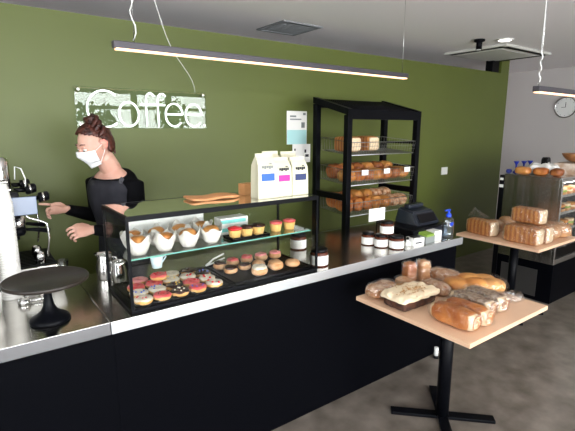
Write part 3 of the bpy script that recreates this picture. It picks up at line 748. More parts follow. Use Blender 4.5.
# ================================================================ JARS
def jar(x, y, z, r, h, label, lidm='jamtop'):
    t = thing('jar', label, 'jar', (x, y, z), (0, 0, 0), 'jars of spread on the counter')
    bm = new_bm(); lathe(bm, [(.001, 0), (r * .96, 0), (r, .004), (r, h * .72), (r * .88, h * .80), (r * .001, h * .80)], seg=28, caps=False); obj('jar_body', bm, M[lidm], t, True)
    bm = new_bm(); lathe(bm, [(r * 1.01, h * .08), (r * 1.01, h * .62)], seg=28, caps=False); obj('label', bm, M['paper'], t, True)
    bm = new_bm(); lathe(bm, [(.001, h * .80), (r * .90, h * .80), (r * .92, h * .82), (r * .92, h * .95), (r * .88, h * .97), (.001, h * .97)], seg=28, caps=False); obj('lid', bm, M['blackplastic'], t, True)
jz = CT + .0005
jar(2.262, 2.128, jz, .047, .092, 'dark spread jar with white label, left of the bottom three by the till')
jar(2.288, 2.028, jz, .047, .092, 'dark spread jar with white label, middle of the bottom three by the till')
jar(2.340, 1.936, jz, .050, .092, 'dark spread jar with white label, right of the bottom three by the till')
jar(2.318, 2.010, jz + .0925, .047, .092, 'dark spread jar stacked on top of the three others')
jar(1.665, 1.96, jz, .055, .105, 'dark spread jar with white label just outside the right end of the case')
jar(1.79, 2.33, jz, .055, .11, 'pale-labelled jar seen through the glass behind the right end of the case')
t = thing('small_bottle', 'tiny jar with a pointed dark cap between the spread jars and the white box', 'bottle', (2.455, 1.935, jz))
bm = new_bm(); lathe(bm, [(.001, 0), (.024, 0), (.025, .02), (.01, .032), (.008, .045)], seg=18); obj('body', bm, M['white'], t)
bm = new_bm(); lathe(bm, [(.010, .045), (.009, .058), (.003, .062)], seg=18); obj('cap', bm, M['blackplastic'], t)
# table card
t = thing('sign_card', 'blank-looking white card standing above the jars, in front of the rack', 'sign', (2.50, 2.27, CT + .001))
bm = new_bm(); box(bm, -.06, .06, -.03, .03, 0, .006, .002); tube(bm, [(0, 0, .006), (0, 0, .145)], .004, 8); obj('stand', bm, M['blackmetal'], t)
bm = new_bm(); box(bm, -.09, .085, -.004, -.001, .118, .215); obj('card', bm, M['paper'], t)
# boxes
def cbox(x0, x1, y0, y1, h, m, name, label, rz=0, pm=None):
    cx, cy = (x0 + x1) / 2, (y0 + y1) / 2
    t = thing(name, label, 'box', (cx, cy, jz), (0, 0, rz))
    bm = new_bm(); box(bm, x0 - cx, x1 - cx, y0 - cy, y1 - cy, 0, h, .002); obj('carton', bm, M[m], t)
    if pm:
        bm = new_bm(); box(bm, (x0 - cx) * .7, (x1 - cx) * .5, y0 - cy - .0015, y0 - cy - .0001, h * .30, h * .48); obj('print', bm, M[pm], t)
    return t
b_ = cbox(2.475, 2.575, 1.885, 1.965, .055, 'white', 'card_reader', 'white payment terminal with black marking, left of the green packet', -.12, 'ink')
bm = new_bm(); box(bm, -.035, .03, -.02, .025, .0555, .062, .002); obj('keypad', bm, M['blackplastic'], b_)
b_ = cbox(2.595, 2.70, 1.885, 1.965, .052, 'greycard', 'card_holder', 'grey and green packet between the payment terminal and the white box', 0)
bm = new_bm(); box(bm, -.05, .035, -.038, .038, .0525, .072, .004, rot=Matrix.Rotation(.12, 4, 'X')); obj('green_cards', bm, M['greenbox'], b_)
cbox(2.715, 2.80, 1.90, 1.975, .072, 'white', 'napkin_box', 'plain white box just left of the spray bottle')
# spray bottle
t = thing('sanitiser_bottle', 'clear pump bottle with a bright blue top at the right end of the counter', 'bottle', (2.895, 1.915, jz))
bm = new_bm(); lathe(bm, [(.001, 0), (.040, 0), (.043, .006), (.043, .12), (.036, .145), (.016, .155), (.016, .165)], seg=28); obj('bottle_body', bm, M['clear'], t, True)
bm = new_bm(); lathe(bm, [(.001, .004), (.039, .004), (.0405, .008), (.0405, .088), (.001, .088)], seg=28, caps=False); obj('liquid', bm, M['gel'], t, True)
bm = new_bm(); lathe(bm, [(.018, .158), (.02, .165), (.019, .182), (.008, .186), (.007, .205), (.012, .207), (.013, .216)], seg=20); box(bm, -.045, .01, -.007, .007, .205, .216, .003); obj('pump', bm, M['blue'], t)
bm = new_bm(); box(bm, -.036, -.0, -.0445, -.040, .10, .125, .001); obj('label', bm, M['blue'], t)

# ================================================================ CASH REGISTER
t = thing('cash_register', 'black cash register with a raised rounded terminal on the counter in front of the rack', 'cash register', (2.83, 2.16, CT + .0005))
bm = new_bm(); box(bm, -.225, .225, -.14, .16, 0, .075, .006); obj('cash_drawer', bm, M['blackplastic'], t)
bm = new_bm(); box(bm, -.205, .205, -.1445, -.1405, .012, .062, .002); obj('drawer_front', bm, M['regplastic'], t)
bm = new_bm()
vs = [(-.10, -.10, .076), (.19, -.10, .076), (.19, .14, .076), (-.10, .14, .076), (-.08, -.035, .175), (.17, -.035, .175), (.17, .12, .20), (-.08, .12, .20)]
V = [bm.verts.new(v) for v in vs]
for f in ((0, 1, 2, 3), (4, 5, 6, 7), (0, 1, 5, 4), (1, 2, 6, 5), (2, 3, 7, 6), (3, 0, 4, 7)): bm.faces.new([V[i] for i in f])
bmesh.ops.bevel(bm, geom=list(bm.edges), offset=.014, segments=3, affect='EDGES'); obj('terminal', bm, M['regplastic'], t)
bm = new_bm(); box(bm, -.065, .145, -.006, .006, -.035, .035, .003, rot=Matrix.Translation((0, -.071, .126)) @ Matrix.Rotation(-.58, 4, 'X')); obj('screen', bm, M['blackplastic'], t)
bm = new_bm(); box(bm, -.05, .13, .03, .085, .19, .225, .012); obj('printer_cover', bm, M['regplastic'], t)
bm = new_bm(); tube(bm, [(-.245, -.05, .03), (-.30, -.08, .04), (-.36, -.04, .035), (-.40, .04, .008), (-.46, .10, .006)], .006, 8); obj('cable', bm, M['blackplastic'], t)

# ================================================================ BREAD RACK
RX0, RX1, RY0, RY1 = 2.49, 3.40, 2.60, 3.04
rack = thing('bread_rack', 'tall black bread rack with sloping perforated top and wire shelves against the green wall', 'rack', (0, 0, 0))
pw = .05
def zt(y): return 1.865 + (y - RY0) / (RY1 - RY0) * .115
for x in (RX0, RX1 - pw):
    for (y, nm) in ((RY0, 'post'), (RY1 - pw, 'post')):
        bm = new_bm(); box(bm, x, x + pw, y, y + pw, 0, zt(y) - .045, .003); obj(nm, bm, M['blackmetal'], rack)
    bm = new_bm(); ang = math.atan2(.115, RY1 - RY0)
    V = [bm.verts.new(v) for v in ((x, RY0, zt(RY0) - .05), (x + pw, RY0, zt(RY0) - .05), (x + pw, RY1, zt(RY1) - .05), (x, RY1, zt(RY1) - .05), (x, RY0, zt(RY0)), (x + pw, RY0, zt(RY0)), (x + pw, RY1, zt(RY1)), (x, RY1, zt(RY1)))]
    for f in ((0, 1, 2, 3), (4, 5, 6, 7), (0, 1, 5, 4), (1, 2, 6, 5), (2, 3, 7, 6), (3, 0, 4, 7)): bm.faces.new([V[i] for i in f])
    obj('top_rail', bm, M['blackmetal'], rack)
    for (z, a, b, h) in ((1.125, .005, .04, .05), (.12, .005, .04, .05)) + (((1.36, .012, .032, .02), (1.575, .012, .032, .02)) if x > 3 else ()):
        bm = new_bm(); box(bm, x + a, x + b, RY0 + pw, RY1 - pw, z, z + h); obj('side_rail', bm, M['blackmetal'], rack)
for (a, b, c, d) in ((RY0, RY0 + .03, 1.785, 1.862), (RY1 - .03, RY1, 1.89, 1.93), (RY0 + .01, RY0 + .03, .12, .17)):
    bm = new_bm(); box(bm, RX0 + pw, RX1 - pw, a, b, c, d); obj('cross_rail', bm, M['blackmetal'], rack)
bm = new_bm(); n = 34; m_ = 16
for i in range(n + 1):
    x = RX0 + pw + (RX1 - RX0 - 2 * pw) * i / n; tube(bm, [(x, RY0 + .03, zt(RY0 + .03) - .012), (x, RY1 - .03, zt(RY1 - .03) - .012)], .0045, 4)
for j in range(m_ + 1):
    y = RY0 + .03 + (RY1 - RY0 - .06) * j / m_; tube(bm, [(RX0 + pw, y, zt(y) - .012), (RX1 - pw, y, zt(y) - .012)], .0045, 4)
obj('perforated_top', bm, M['blackmetal'], rack)
shelf_z = [(1.60, 1.495), (1.365, 1.245), (1.10, .985), (.75, .66)]
for (zr, zb) in shelf_z:
    bm = new_bm(); xa, xb, ya, yb = RX0 + pw + .004, RX1 - pw - .004, RY0 + .008, RY1 - .05
    rise = .035
    def P3(x, y, z): return (x, y, z + rise * (y - ya) / (yb - ya))
    tube(bm, [(xa, ya, zr), (xb, ya, zr)], .0035, 6)
    tube(bm, [P3(xa, ya, zr), P3(xa, yb, zr), P3(xb, yb, zr), P3(xb, ya, zr)], .0028, 6)
    k = 26
    for i in range(k + 1):
        x = xa + (xb - xa) * i / k
        tube(bm, [(x, ya, zr), P3(x, ya + .02, zb), P3(x, yb - .01, zb), P3(x, yb, zr)], .0014, 4)
    for j in range(12):
        y = ya + .02 + (yb - ya - .03) * j / 11; tube(bm, [P3(xa, y, zr), P3(xa + .004, y, zb), P3(xb - .004, y, zb), P3(xb, y, zr)], .0014, 4)
    for zz in (.33, .66):
        tube(bm, [P3(xa, ya + .012 * zz, zr + (zb - zr) * zz), P3(xb, ya + .012 * zz, zr + (zb - zr) * zz)], .0014, 4)
    obj('wire_basket', bm, M['wire'], rack)
    bm = new_bm(); tube(bm, [(xa, ya + .02, zb), (xb, ya + .02, zb)], .004, 6); obj('basket_lip', bm, M['steel_edge'], rack)
for i, x in enumerate((2.70, 2.97, 3.24)):
    bm = new_bm(); box(bm, x - .038, x + .038, -.003, 0, -.022, .022, .001)
    o = obj('price_tag', bm, M['paper'], loc=(0, RY0 + .002, 1.35)); tag(o, 'white price tag clipped to the middle basket of the rack, ' + ['left', 'centre', 'right'][i] + ' one', 'price tag', 'price tags on the rack')

# ================================================================ BREADS
def loaf(name, L, Wd, H, m, label, loc, rz=0, p=4, amp=.006, ns=14, wrap=None, ends=None, group=None, ribs=0, fn=None, cat='loaf', z_extra=0, tilt=(0, 0)):
    t = thing(name, label, cat, loc, (tilt[0], tilt[1], rz), group)
    bm = new_bm(); sd = random.random() * 9
    def f0(c, q):
        if ribs:
            c.y += .0022 * (1 if math.sin(c.x * ribs) > 0 else -1) * (1 if q.y > 0 else -1) * (abs(q.y) > .5)
            c.z += .002 * math.sin(c.x * ribs) * (q.z > .5)
        if fn: c = fn(c, q)
        return c
    n = 14 if not ribs else 18
    squirc(bm, L, Wd, H, p, n, amp, ns, sd, fn=f0, mifn=(lambda ax, s: 1 if (ends and ax == 0) else 0))
    obj('loaf_body' if cat != 'cake' else 'cake_body', bm, [M[m], M[ends or m]], t, True)
    if wrap:
        bm = new_bm(); squirc(bm, L + .022, Wd + .014, H + .010, max(p * .8, 2.2), 14, .009, 22, sd + 4, fn=fn)
        obj('plastic_wrap', bm, M[wrap], t, True)
    return t

# tables
def table(x0, x1, y0, y1, px, py, label):
    t = thing('cafe_table', label, 'table', (px, py, 0))
    bm = new_bm(); box(bm, x0 - px, x1 - px, y0 - py, y1 - py, .726, .75, .002); 
    o = obj('table_top', bm, [M['ply'], M['plyedge']], t)
    bm = new_bm(); lathe(bm, [(.038, .02), (.038, .715)], seg=28); box(bm, -.14, .14, -.14, .14, .715, .7255); obj('column', bm, M['blackmetal'], t)
    for k in range(4):
        a = k * PI / 2 + PI / 4
        bm = new_bm(); box(bm, 0.03, .30, -.03, .03, .0005, .02, .004, rot=Matrix.Rotation(a, 4, 'Z')); obj('foot', bm, M['blackmetal'], t)
    return t
table(1.754, 2.51, 1.005, 1.728, 2.16, 1.38, 'square pale wood pedestal table in the foreground covered with wrapped breads')
table(3.655, 4.40, 1.58, 2.325, 4.02, 1.95, 'square pale wood pedestal table further back with sliced loaves')
T = .7505
PX = PI / 2
loaf('wrapped_loaf', .20, .115, .075, 'floury', 'wrapped golden loaf at the left corner of the near table', (1.885, 1.655, T), .05, 3.5, wrap='wrap2')
# iced cake
t = thing('iced_cake', 'dark cake slab with cream icing and chopped nuts on the near table', 'cake', (1.925, 1.482, T), (0, 0, .0))
bm = new_bm(); squirc(bm, .275, .158, .062, 12, 10, .006, 40, 2); obj('cake_body', bm, M['cakebrown'], t, True)
bm = new_bm(); squirc(bm, .305, .182, .030, 12, 16, .009, 30, 5, loc=(0, 0, .050), fn=lambda c, q: Vector((c.x, c.y, c.z - .010 * (max(abs(q.x), abs(q.y)) > .93) * (1 + math.sin(c.x * 70) + math.cos(c.y * 90)) * .6))); ic = obj('icing', bm, M['cream'], t, True)
bm = new_bm()
for k in range(110):
    b0 = bmesh.new(); bmesh.ops.create_icosphere(b0, subdivisions=1, radius=random.uniform(.002, .0045)); bmesh.ops.scale(b0, vec=(1.4, 1, .7), verts=b0.verts)
    bmesh.ops.translate(b0, verts=b0.verts, vec=(random.gauss(0, .055), random.gauss(0, .035), .0815 + random.uniform(-.001, .002))); merge(bm, b0)
o = obj('chopped_nuts', bm, M['walnut'], ic); o['kind'] = 'stuff'
loaf('wrapped_loaf', .18, .10, .07, 'floury', 'wrapped loaf just behind the right corner of the iced cake', (2.175, 1.49, T), PX - .1, 3, wrap='wrap2')
loaf('wrapped_loaf', .15, .085, .065, 'crust_pale', 'wrapped loaf half hidden behind the iced cake, next to the upright rolls', (2.095, 1.645, T), PX - .1, 3, wrap='wrap')
def upright(x, y, r, h, label, mm):
    t = thing('upright_roll', label, 'bread roll', (x, y, T), (0, 0, random.random() * 3), 'upright rolls at the back of the near table')
    bm = new_bm(); squirc(bm, 2 * r, 2 * r, h, 5, 12, .005, 30, x * 7, fn=lambda c, q: Vector((c.x * .93, c.y * .93, c.z)) if abs(q.z) < .9 else c); obj('roll_body', bm, M[mm], t, True)
    bm = new_bm(); squirc(bm, 2 * r + .010, 2 * r + .010, h + .008, 5, 12, .006, 26, x * 9); obj('plastic_wrap', bm, M['wrap2'], t, True)
upright(2.19, 1.665 + .035, .038, .135, 'wrapped upright roll, left of the pair behind the iced cake', 'crust')
upright(2.295, 1.675, .038, .135, 'wrapped upright roll, right of the pair behind the iced cake', 'crust_pale')
loaf('wrapped_loaf', .20, .11, .075, 'floury', 'wrapped floury loaf between the upright rolls and the big golden loaf', (2.405, 1.595, T), PX + .25, 2.8, wrap='wrap2')
def braid(c, q):
    if q.z > -.6:
        k = .012 * abs(math.sin(c.x * 21 + .4 + c.y * 9)); c = c * (1 - .0) ; c.z -= .014 - k if q.z > .2 else 0
        c.y *= 1 - .06 * (1 - abs(math.sin(c.x * 21 + .4)))
    return c
t = thing('golden_loaf', 'largest round-lobed golden loaf on the near table', 'loaf', (2.385, 1.375, T), (0, 0, -.62))
bm = new_bm()
for (lx, ly, a, b, h) in ((-.10, 0, .15, .17, .085), (-.02, .03, .15, .14, .10), (-.01, -.04, .15, .13, .095), (.07, .025, .14, .14, .095), (.075, -.035, .14, .13, .09), (.13, 0, .10, .13, .075)):
    squirc(bm, a, b, h, 2.4, 9, .004, 14, lx * 30, loc=(lx, ly, 0))
o = obj('loaf_body', bm, M['crust_golden'], t, True)
md = o.modifiers.new('remesh', 'REMESH'); md.mode = 'VOXEL'; md.voxel_size = .005; md.use_smooth_shade = True
md = o.modifiers.new('smooth', 'SMOOTH'); md.iterations = 5
bm = new_bm(); squirc(bm, .20, .20, .10, 2.4, 12, .008, 20, 8, loc=(.09, -.005, 0)); obj('plastic_wrap', bm, M['wrap'], t, True)
# swiss-roll shaped loaves with cut cream ends
def roll(x, y0, y1, r, m, label, wrap='wrap', grp=None):
    L = y1 - y0
    t = thing('bread_roll', label, 'bread roll', (x, (y0 + y1) / 2, T), (0, 0, PX), grp)
    bm = new_bm(); squirc(bm, L, 2 * r, 1.9 * r, 3.4, 14, .004, 22, x * 5, mifn=lambda ax, s: 1 if ax == 0 else 0)
    for v in bm.verts: v.co.x = max(-L / 2 + .006, min(L / 2 - .006, v.co.x))
    obj('roll_body', bm, [M[m], M['crumb'] if m != 'seeded' else M['crumb']], t, True)
    bm = new_bm(); pts = []
    for k in range(50):
        a = k * .32; rr = r * .12 + r * .68 * k / 50; pts.append((-L / 2 + .0045, rr * math.cos(a), .95 * r + rr * math.sin(a)))
    tube(bm, pts, .0026, 5); obj('cut_swirl', bm, M['crust'] if m != 'seeded' else M['crust_dark'], t)
    bm = new_bm(); squirc(bm, L + .02, 2 * r + .012, 1.9 * r + .008, 4.0, 14, .007, 26, x * 6); obj('plastic_wrap', bm, M[wrap], t, True)
roll(1.878, 1.045, 1.300, .050, 'crust', 'orange-crusted roll with a white cut end, nearest the table front, left of the pair')
roll(1.980, 1.040, 1.295, .049, 'crust', 'orange-crusted roll with a white cut end, right of the front pair')
roll(2.10, 1.09, 1.335, .050, 'seeded', 'grey-brown seeded roll behind the front pair', 'wrap2')
roll(2.212, 1.085, 1.325, .051, 'seeded', 'grey-brown seeded roll next to the big golden loaf', 'wrap2')
bm = new_bm(); squirc(bm, .12, .085, .05, 4, 10, .010, 26, 3); o = obj('plastic_bag_end', bm, M['wrap2'], None, True, loc=(2.42, 1.155, T), rot=(0, 0, -.2)); tag(o, 'empty crinkled clear plastic bag at the right end of the near table', 'plastic bag')

# far table
def tin(L, w, h, label, loc, rz=PX, wrap='wrap2', m='crust_sliced', **k):
    return loaf('sliced_loaf', L, w, h, m, label, loc, rz, 7, .003, 20, wrap=wrap, ends='crumb', ribs=240, **k)
g = 'sliced loaves on the far table'
tin(.28, .125, .138, 'sliced tin loaf at the left corner of the far table', (3.815, 2.165, T), PX - .12, group=g)
tin(.30, .125, .145, 'long sliced tin loaf at the front corner of the far table', (3.795, 1.78, T), PX, group=g)
tin(.29, .12, .145, 'sliced tin loaf lying beside the front one, under the top loaf', (3.935, 1.76, T), PX, group=g, m='crust_sliced')
tin(.27, .125, .13, 'sliced tin loaf lying on top of the two front loaves', (3.945, 1.82, T + .153), PX - .06, group=g)
loaf('wrapped_loaf', .26, .135, .13, 'crust_pale', 'rounded wrapped loaf at the right of the far table', (4.095, 1.75, T), PX + .1, 3, wrap='wrap2')
loaf('wrapped_loaf', .27, .15, .13, 'crust_pale', 'rounded loaf at the right edge of the far table behind the others', (4.265, 1.735, T), PX + .1, 3, wrap='wrap2')
loaf('round_loaf', .17, .15, .12, 'floury', 'round floury loaf in the middle of the far table, left one', (3.985, 2.14, T), .3, 2.6, wrap='wrap')
loaf('round_loaf', .16, .15, .13, 'crust_pale', 'round loaf behind the top loaf on the far table', (4.175, 2.12, T), .9, 2.6, wrap='wrap')
t = thing('open_bag', 'stiff clear pointed bag end sticking up from the left loaf of the far table', 'plastic bag', (3.86, 2.26, T + .145))
bm = new_bm(); V = [bm.verts.new(v) for v in ((-.05, -.09, 0), (.06, -.10, 0), (.06, .06, 0), (-.05, .06, 0), (0, .03, .085), (.01, .02, .085))]
for f in ((0, 1, 5, 4), (1, 2, 5), (2, 3, 4, 5), (3, 0, 4)): bm.faces.new([V[i] for i in f])
o = obj('bag_film', bm, M['wrap2'], t)

# rack breads: top basket two sliced loaves, mid basket rolls, lower basket pastries
def rz_(y, zb): return zb + .05 * (y - 2.608) / (2.99 - 2.608)
for i, (x, y, l) in enumerate(((2.62, 2.74, 'sliced loaf with pale cut end, left in the top basket of the rack'), (2.86, 2.76, 'sliced loaf with pale cut end, right in the top basket of the rack'))):
    o = loaf('rack_loaf', .24, .12, .125, 'crust_sliced', l, (x, y, 1.514), PX - .1, 6, .003, 20, ends='crumb', group='sliced loaves in the top basket', ribs=200, tilt=(0, 0)); o.location.z = rz_(y - .11, 1.505) + .014
    o.rotation_euler = (0, -math.atan2(.05, .382) * 1, PX - .1) if False else (0, 0, PX - .1); o.location.z = 1.495 + .035 * (y + .12 - 2.608) / .382 + .003
names = ['far left', 'second from the left', 'third from the left', 'middle', 'third from the right', 'second from the right', 'far right']
def row(n, xa, xb, y, z, L, w, h, ms, cat, where, group, rz=PX, p=2.8):
    for i in range(n):
        x = xa + (xb - xa) * i / (n - 1)
        o = loaf(cat.replace(' ', '_'), L, w, h, ms[i % len(ms)], '%s %s, %s' % (['golden', 'pale', 'dark'][i % 3] if False else 'brown', cat, where[i]), (x, y, z), rz + random.uniform(-.15, .15), p, .008, 24, group=group, cat=cat)
zf = lambda y, L, zb: zb + .035 * (y + L / 2 - 2.608) / .382 + .003
row(7, 2.60, 3.28, 2.72, zf(2.72, .17, 1.245), .17, .112, .105, ['crust_golden', 'crust', 'crust_dark'], 'bread roll', ['%s in the front row of the middle basket' % s for s in names], 'rolls in the middle basket')
row(6, 2.62, 3.26, 2.89, zf(2.89, .15, 1.245), .15, .125, .13, ['crust_dark', 'crust_golden'], 'bread roll', ['%s in the back row of the middle basket' % s for s in [names[0], names[1], names[2], names[4], names[5], names[6]]], 'rolls in the middle basket')
def croissant_fn(c, q):
    c.z *= 1 + .10 * math.sin(c.x * 110); c.y *= 1 + .08 * math.sin(c.x * 110); c.y += c.x * c.x * 3.0
    return c
for i in range(7):
    x = 2.60 + .68 * i / 6; y = 2.72
    m = ['crust', 'crust', 'crust', 'crust_golden', 'crust_golden', 'floury', 'floury'][i]
    lab = ['ridged brown pastry', 'golden rounded pastry', 'floury pale pastry'][0 if i < 3 else (1 if i < 5 else 2)]
    loaf('pastry', .17, .11, .11, m, '%s, %s in the front row of the lowest visible basket' % (lab, names[i]), (x, y, zf(y, .17, .985)), PX + random.uniform(-.1, .1), 2.6, .006, 20, group='pastries in the lower basket', cat='pastry', fn=croissant_fn if i < 4 else None)
for i in range(6):
    x = 2.62 + .64 * i / 5; y = 2.89
    loaf('pastry', .15, .12, .14, ['crust', 'crust_golden', 'floury'][i // 2], 'brown pastry, %s in the back row of the lowest visible basket' % [names[0], names[1], names[2], names[4], names[5], names[6]][i], (x, y, zf(y, .15, .985)), PX, 2.6, .006, 20, group='pastries in the lower basket', cat='pastry')

# ================================================================ DISPLAY FRIDGE
FX0, FX1, FY0, FY1 = 4.53, 5.78, 1.81, 2.37
fr = thing('display_fridge', 'low stainless steel display fridge with glass front and black base at the right', 'display fridge', (0, 0, 0))
bm = new_bm(); box(bm, FX0, FX1, FY0, FY1, 0, .40, .003); obj('base', bm, M['black'], fr)
bm = new_bm(); box(bm, FX0 - .006, FX0 - .0001, 1.95, 2.32, .04, .32, .001); obj('vent_panel', bm, mat('dark_panel', (.035, .033, .032), .4), fr)
bm = new_bm(); box(bm, FX0, FX0 + .02, FY0 + .03, FY1, .401, 1.235, .002); obj('side_panel', bm, M['steel_streak'], fr)
bm = new_bm(); box(bm, FX1 - .02, FX1, FY0 + .03, FY1, .401, 1.235, .002); obj('side_panel', bm, M['steel'], fr)
bm = new_bm(); box(bm, FX0 + .02, FX1 - .02, FY1 - .02, FY1, .401, 1.235); obj('back_panel', bm, M['steel_dark'], fr)
bm = new_bm(); box(bm, FX0 - .005, FX1 + .005, FY0 + .01, FY1 + .002, 1.236, 1.256, .003); obj('top_panel', bm, M['steel'], fr)
bm = new_bm()
for (a, b, c, d) in ((FX0, FX0 + .03, .401, 1.235), (FX1 - .03, FX1, .401, 1.235), (FX0 + .03, FX1 - .03, .401, .45), (FX0 + .03, FX1 - .03, 1.21, 1.235)): box(bm, a, b, FY0 + .004, FY0 + .029, c, d, .002)
obj('door_frame', bm, M['steel'], fr)
bm = new_bm(); box(bm, FX0 + .03, FX1 - .03, FY0 + .014, FY0 + .019, .45, 1.21); obj('glass_front', bm, M['glass'], fr)
for z in (.55, .72, .89, 1.06):
    bm = new_bm(); box(bm, FX0 + .021, FX1 - .021, FY0 + .04, FY1 - .03, z, z + .008); box(bm, FX0 + .021, FX1 - .021, FY0 + .036, FY0 + .0399, z - .004, z + .022); obj('shelf', bm, M['steel'], fr)
bm = new_bm(); box(bm, FX0 + .05, FX1 - .05, FY0 + .05, FY0 + .075, 1.195, 1.21); obj('light_strip', bm, mat('cold_led', (1, .96, .9), .4, emit=14), fr)
ws = ['left', 'second', 'third', 'fourth']; lv = ['lowest', 'lower middle', 'upper middle', 'top']
for zi, z in enumerate((.558, .728, .898, 1.068)):
    for i in range(4):
        x = FX0 + .10 + i * .13
        t = thing('wrapped_sandwich', 'wrapped sandwich on the %s shelf of the fridge, %s from its left side' % (lv[zi], ['first', 'second', 'third', 'fourth'][i]), 'sandwich', (x, FY0 + .10, z + .001), (0, 0, .1 * i), 'wrapped sandwiches in the fridge')
        bm = new_bm(); squirc(bm, .105, .085, .03, 6, 8, .004, 30, i); obj('lower_slice', bm, M['crust_pale'], t, True)
        bm = new_bm(); squirc(bm, .11, .088, .018, 4, 8, .006, 50, i + zi, loc=(0, 0, .029)); obj('filling', bm, M[['greenbox', 'cream', 'pinkice', 'chocice'][(i + zi) % 4]], t, True)
        bm = new_bm(); squirc(bm, .105, .085, .03, 6, 8, .004, 30, i + 2, loc=(0, 0, .045)); obj('upper_slice', bm, M[['crumb', 'crust_golden'][(i + zi) % 2]], t, True)
# on the fridge top
FT = 1.2565
for i, (x, y, m, l, L) in enumerate(((4.59, 2.22, 'crust_golden', 'flat golden pastry at the left end of the fridge top', .15), (4.62, 2.06, 'crust', 'brown pastry in the middle of the fridge top', .14), (4.64, 1.92, 'crust_dark', 'dark brown pastry at the front corner of the fridge top', .12))):
    loaf('fridge_pastry', L, .11, .078, m, l, (x, y, FT), PX, 2.8, .006, 24, group='pastries on the fridge top', cat='pastry')
bm = new_bm(); squirc(bm, .20, .28, .10, 3, 12, .035, 18, 2); o = obj('crumpled_paper', bm, M['paper'], None, True, loc=(4.745, 2.10, FT)); tag(o, 'crumpled white paper behind the pastries on the fridge', 'paper')
gx = [(4.72, 2.36), (4.82, 2.33), (4.93, 2.32), (5.12, 2.25)]
for i, (x, y) in enumerate(gx):
    bm = new_bm(); lathe(bm, [(.001, 0), (.032, 0), (.030, .010), (.009, .03), (.008, .075), (.012, .09), (.028, .115), (.028, .12), (.001, .118)], seg=20, caps=False)
    o = obj('blue_stand', bm, M['bluestand'], None, True, loc=(x, y, FT)); tag(o, 'blue plastic stemmed stand on the fridge top, ' + ['first from the left', 'second from the left', 'third from the left', 'the right one, past the black dispenser'][i], 'stand', 'blue stands on the fridge')
bm = new_bm(); squirc(bm, .06, .05, .045, 3, 8); o = obj('blue_tub', bm, M['bluedark'], None, True, loc=(4.59, 2.365, FT)); tag(o, 'low dark blue plastic tub at the back left corner of the fridge top', 'tub')
t = thing('tape_dispenser', 'black tape dispenser standing on the fridge between the blue stands', 'tape dispenser', (5.02, 2.20, FT))
bm = new_bm(); box(bm, -.045, .045, -.03, .03, 0, .12, .008); tt = bmesh.new(); lathe(tt, [(.04, -.03), (.04, .03)], seg=24); bmesh.ops.transform(tt, matrix=Matrix.Translation((0, 0, .12)) @ Matrix.Rotation(PI / 2, 4, 'X'), verts=tt.verts); merge(bm, tt); obj('body', bm, M['blackplastic'], t)
bm = new_bm(); box(bm, -.02, .02, -.0335, -.0301, .07, .11, .001); obj('label', bm, M['white'], t)
bm = new_bm(); box(bm, -.15, .16, -.11, .11, 0, .115, .012); o = obj('bakery_box', bm, mat('tan_carton', (.42, .27, .18), .7, noise_col=(.8, .74, .68), scale=9), loc=(5.02, 1.95, FT)); tag(o, 'mottled tan and white bakery carton under the wooden bowl', 'box')
t = thing('wooden_bowl', 'turned wooden bowl at the right edge above the fridge', 'bowl', (5.10, 1.93, FT + .1155))
bm = new_bm(); lathe(bm, [(.001, 0), (.05, 0), (.09, .02), (.13, .06), (.145, .09), (.138, .09), (.12, .06), (.08, .028), (.001, .012)], seg=36, caps=False); obj('bowl_body', bm, M['wood'], t, True)
# slim black unit behind fridge
t = thing('slim_cabinet', 'slim black cabinet with two small white stickers, between the green wall and the fridge', 'cabinet', (4.56, 2.405, 0))
bm = new_bm(); box(bm, -.03, .20, -.03, .02, 0, 1.24, .004); obj('body', bm, M['blackplastic'], t)
bm = new_bm(); box(bm, -.033, -.0301, -.022, .012, 1.185, 1.21); obj('sticker', bm, M['white'], t)
bm = new_bm(); box(bm, -.033, -.0301, -.026, .016, 1.11, 1.14); obj('sticker', bm, M['white'], t)
# white door stop / foot beside the counter panel
t = thing('floor_bollard', 'small white and black leg stub on the floor behind the near table column', 'post', (2.73, 1.83, 0))
bm = new_bm(); lathe(bm, [(.022, 0), (.02, .02)], seg=16); obj('foot', bm, M['blackplastic'], t)
bm = new_bm(); lathe(bm, [(.016, .02), (.016, .085)], seg=16); obj('tube', bm, M['white'], t)

# ================================================================ PERSON
person = thing('person', 'person with auburn bun and white face mask in black top and apron, reaching left', 'person', (0, 0, 0))
def loft(bm, secs, seg=20):
    """secs: list of (center, dirU, dirV, ru, rv) ellipses, closed with caps"""
    rings = []
    for (c, u, v, ru, rv) in secs:
        c, u, v = Vector(c), Vector(u).normalized(), Vector(v).normalized()
        rings.append([bm.verts.new(c + u * ru * math.cos(2 * PI * k / seg) + v * rv * math.sin(2 * PI * k / seg)) for k in range(seg)])
    for a, b in zip(rings, rings[1:]):
        for k in range(seg): bm.faces.new((a[k], a[(k + 1) % seg], b[(k + 1) % seg], b[k]))
    bm.faces.new(rings[0]); bm.faces.new(rings[-1])
def limb(bm, pts, rs, seg=14):
    # capped tapering tube with rounded ends
    P = [Vector(p) for p in pts]
    d0 = (P[0] - P[1]).normalized(); d1 = (P[-1] - P[-2]).normalized()
    pts2 = [P[0] + d0 * rs[0] * .8, P[0] + d0 * rs[0] * .5] + P + [P[-1] + d1 * rs[-1] * .5, P[-1] + d1 * rs[-1] * .8]
    r2 = [rs[0] * .35, rs[0] * .8] + list(rs) + [rs[-1] * .8, rs[-1] * .35]
    tube(bm, pts2, r2, seg)
fwd = Vector((-.85, -.52, 0)).normalized(); lft = Vector((-fwd.y, fwd.x, 0)); 
if lft.y > 0: lft = -lft            # the person's left side is nearest the camera
UP = Vector((0, 0, 1))
neck = Vector((.712, 2.80, 1.465)); pel = Vector((.79, 2.92, .93))
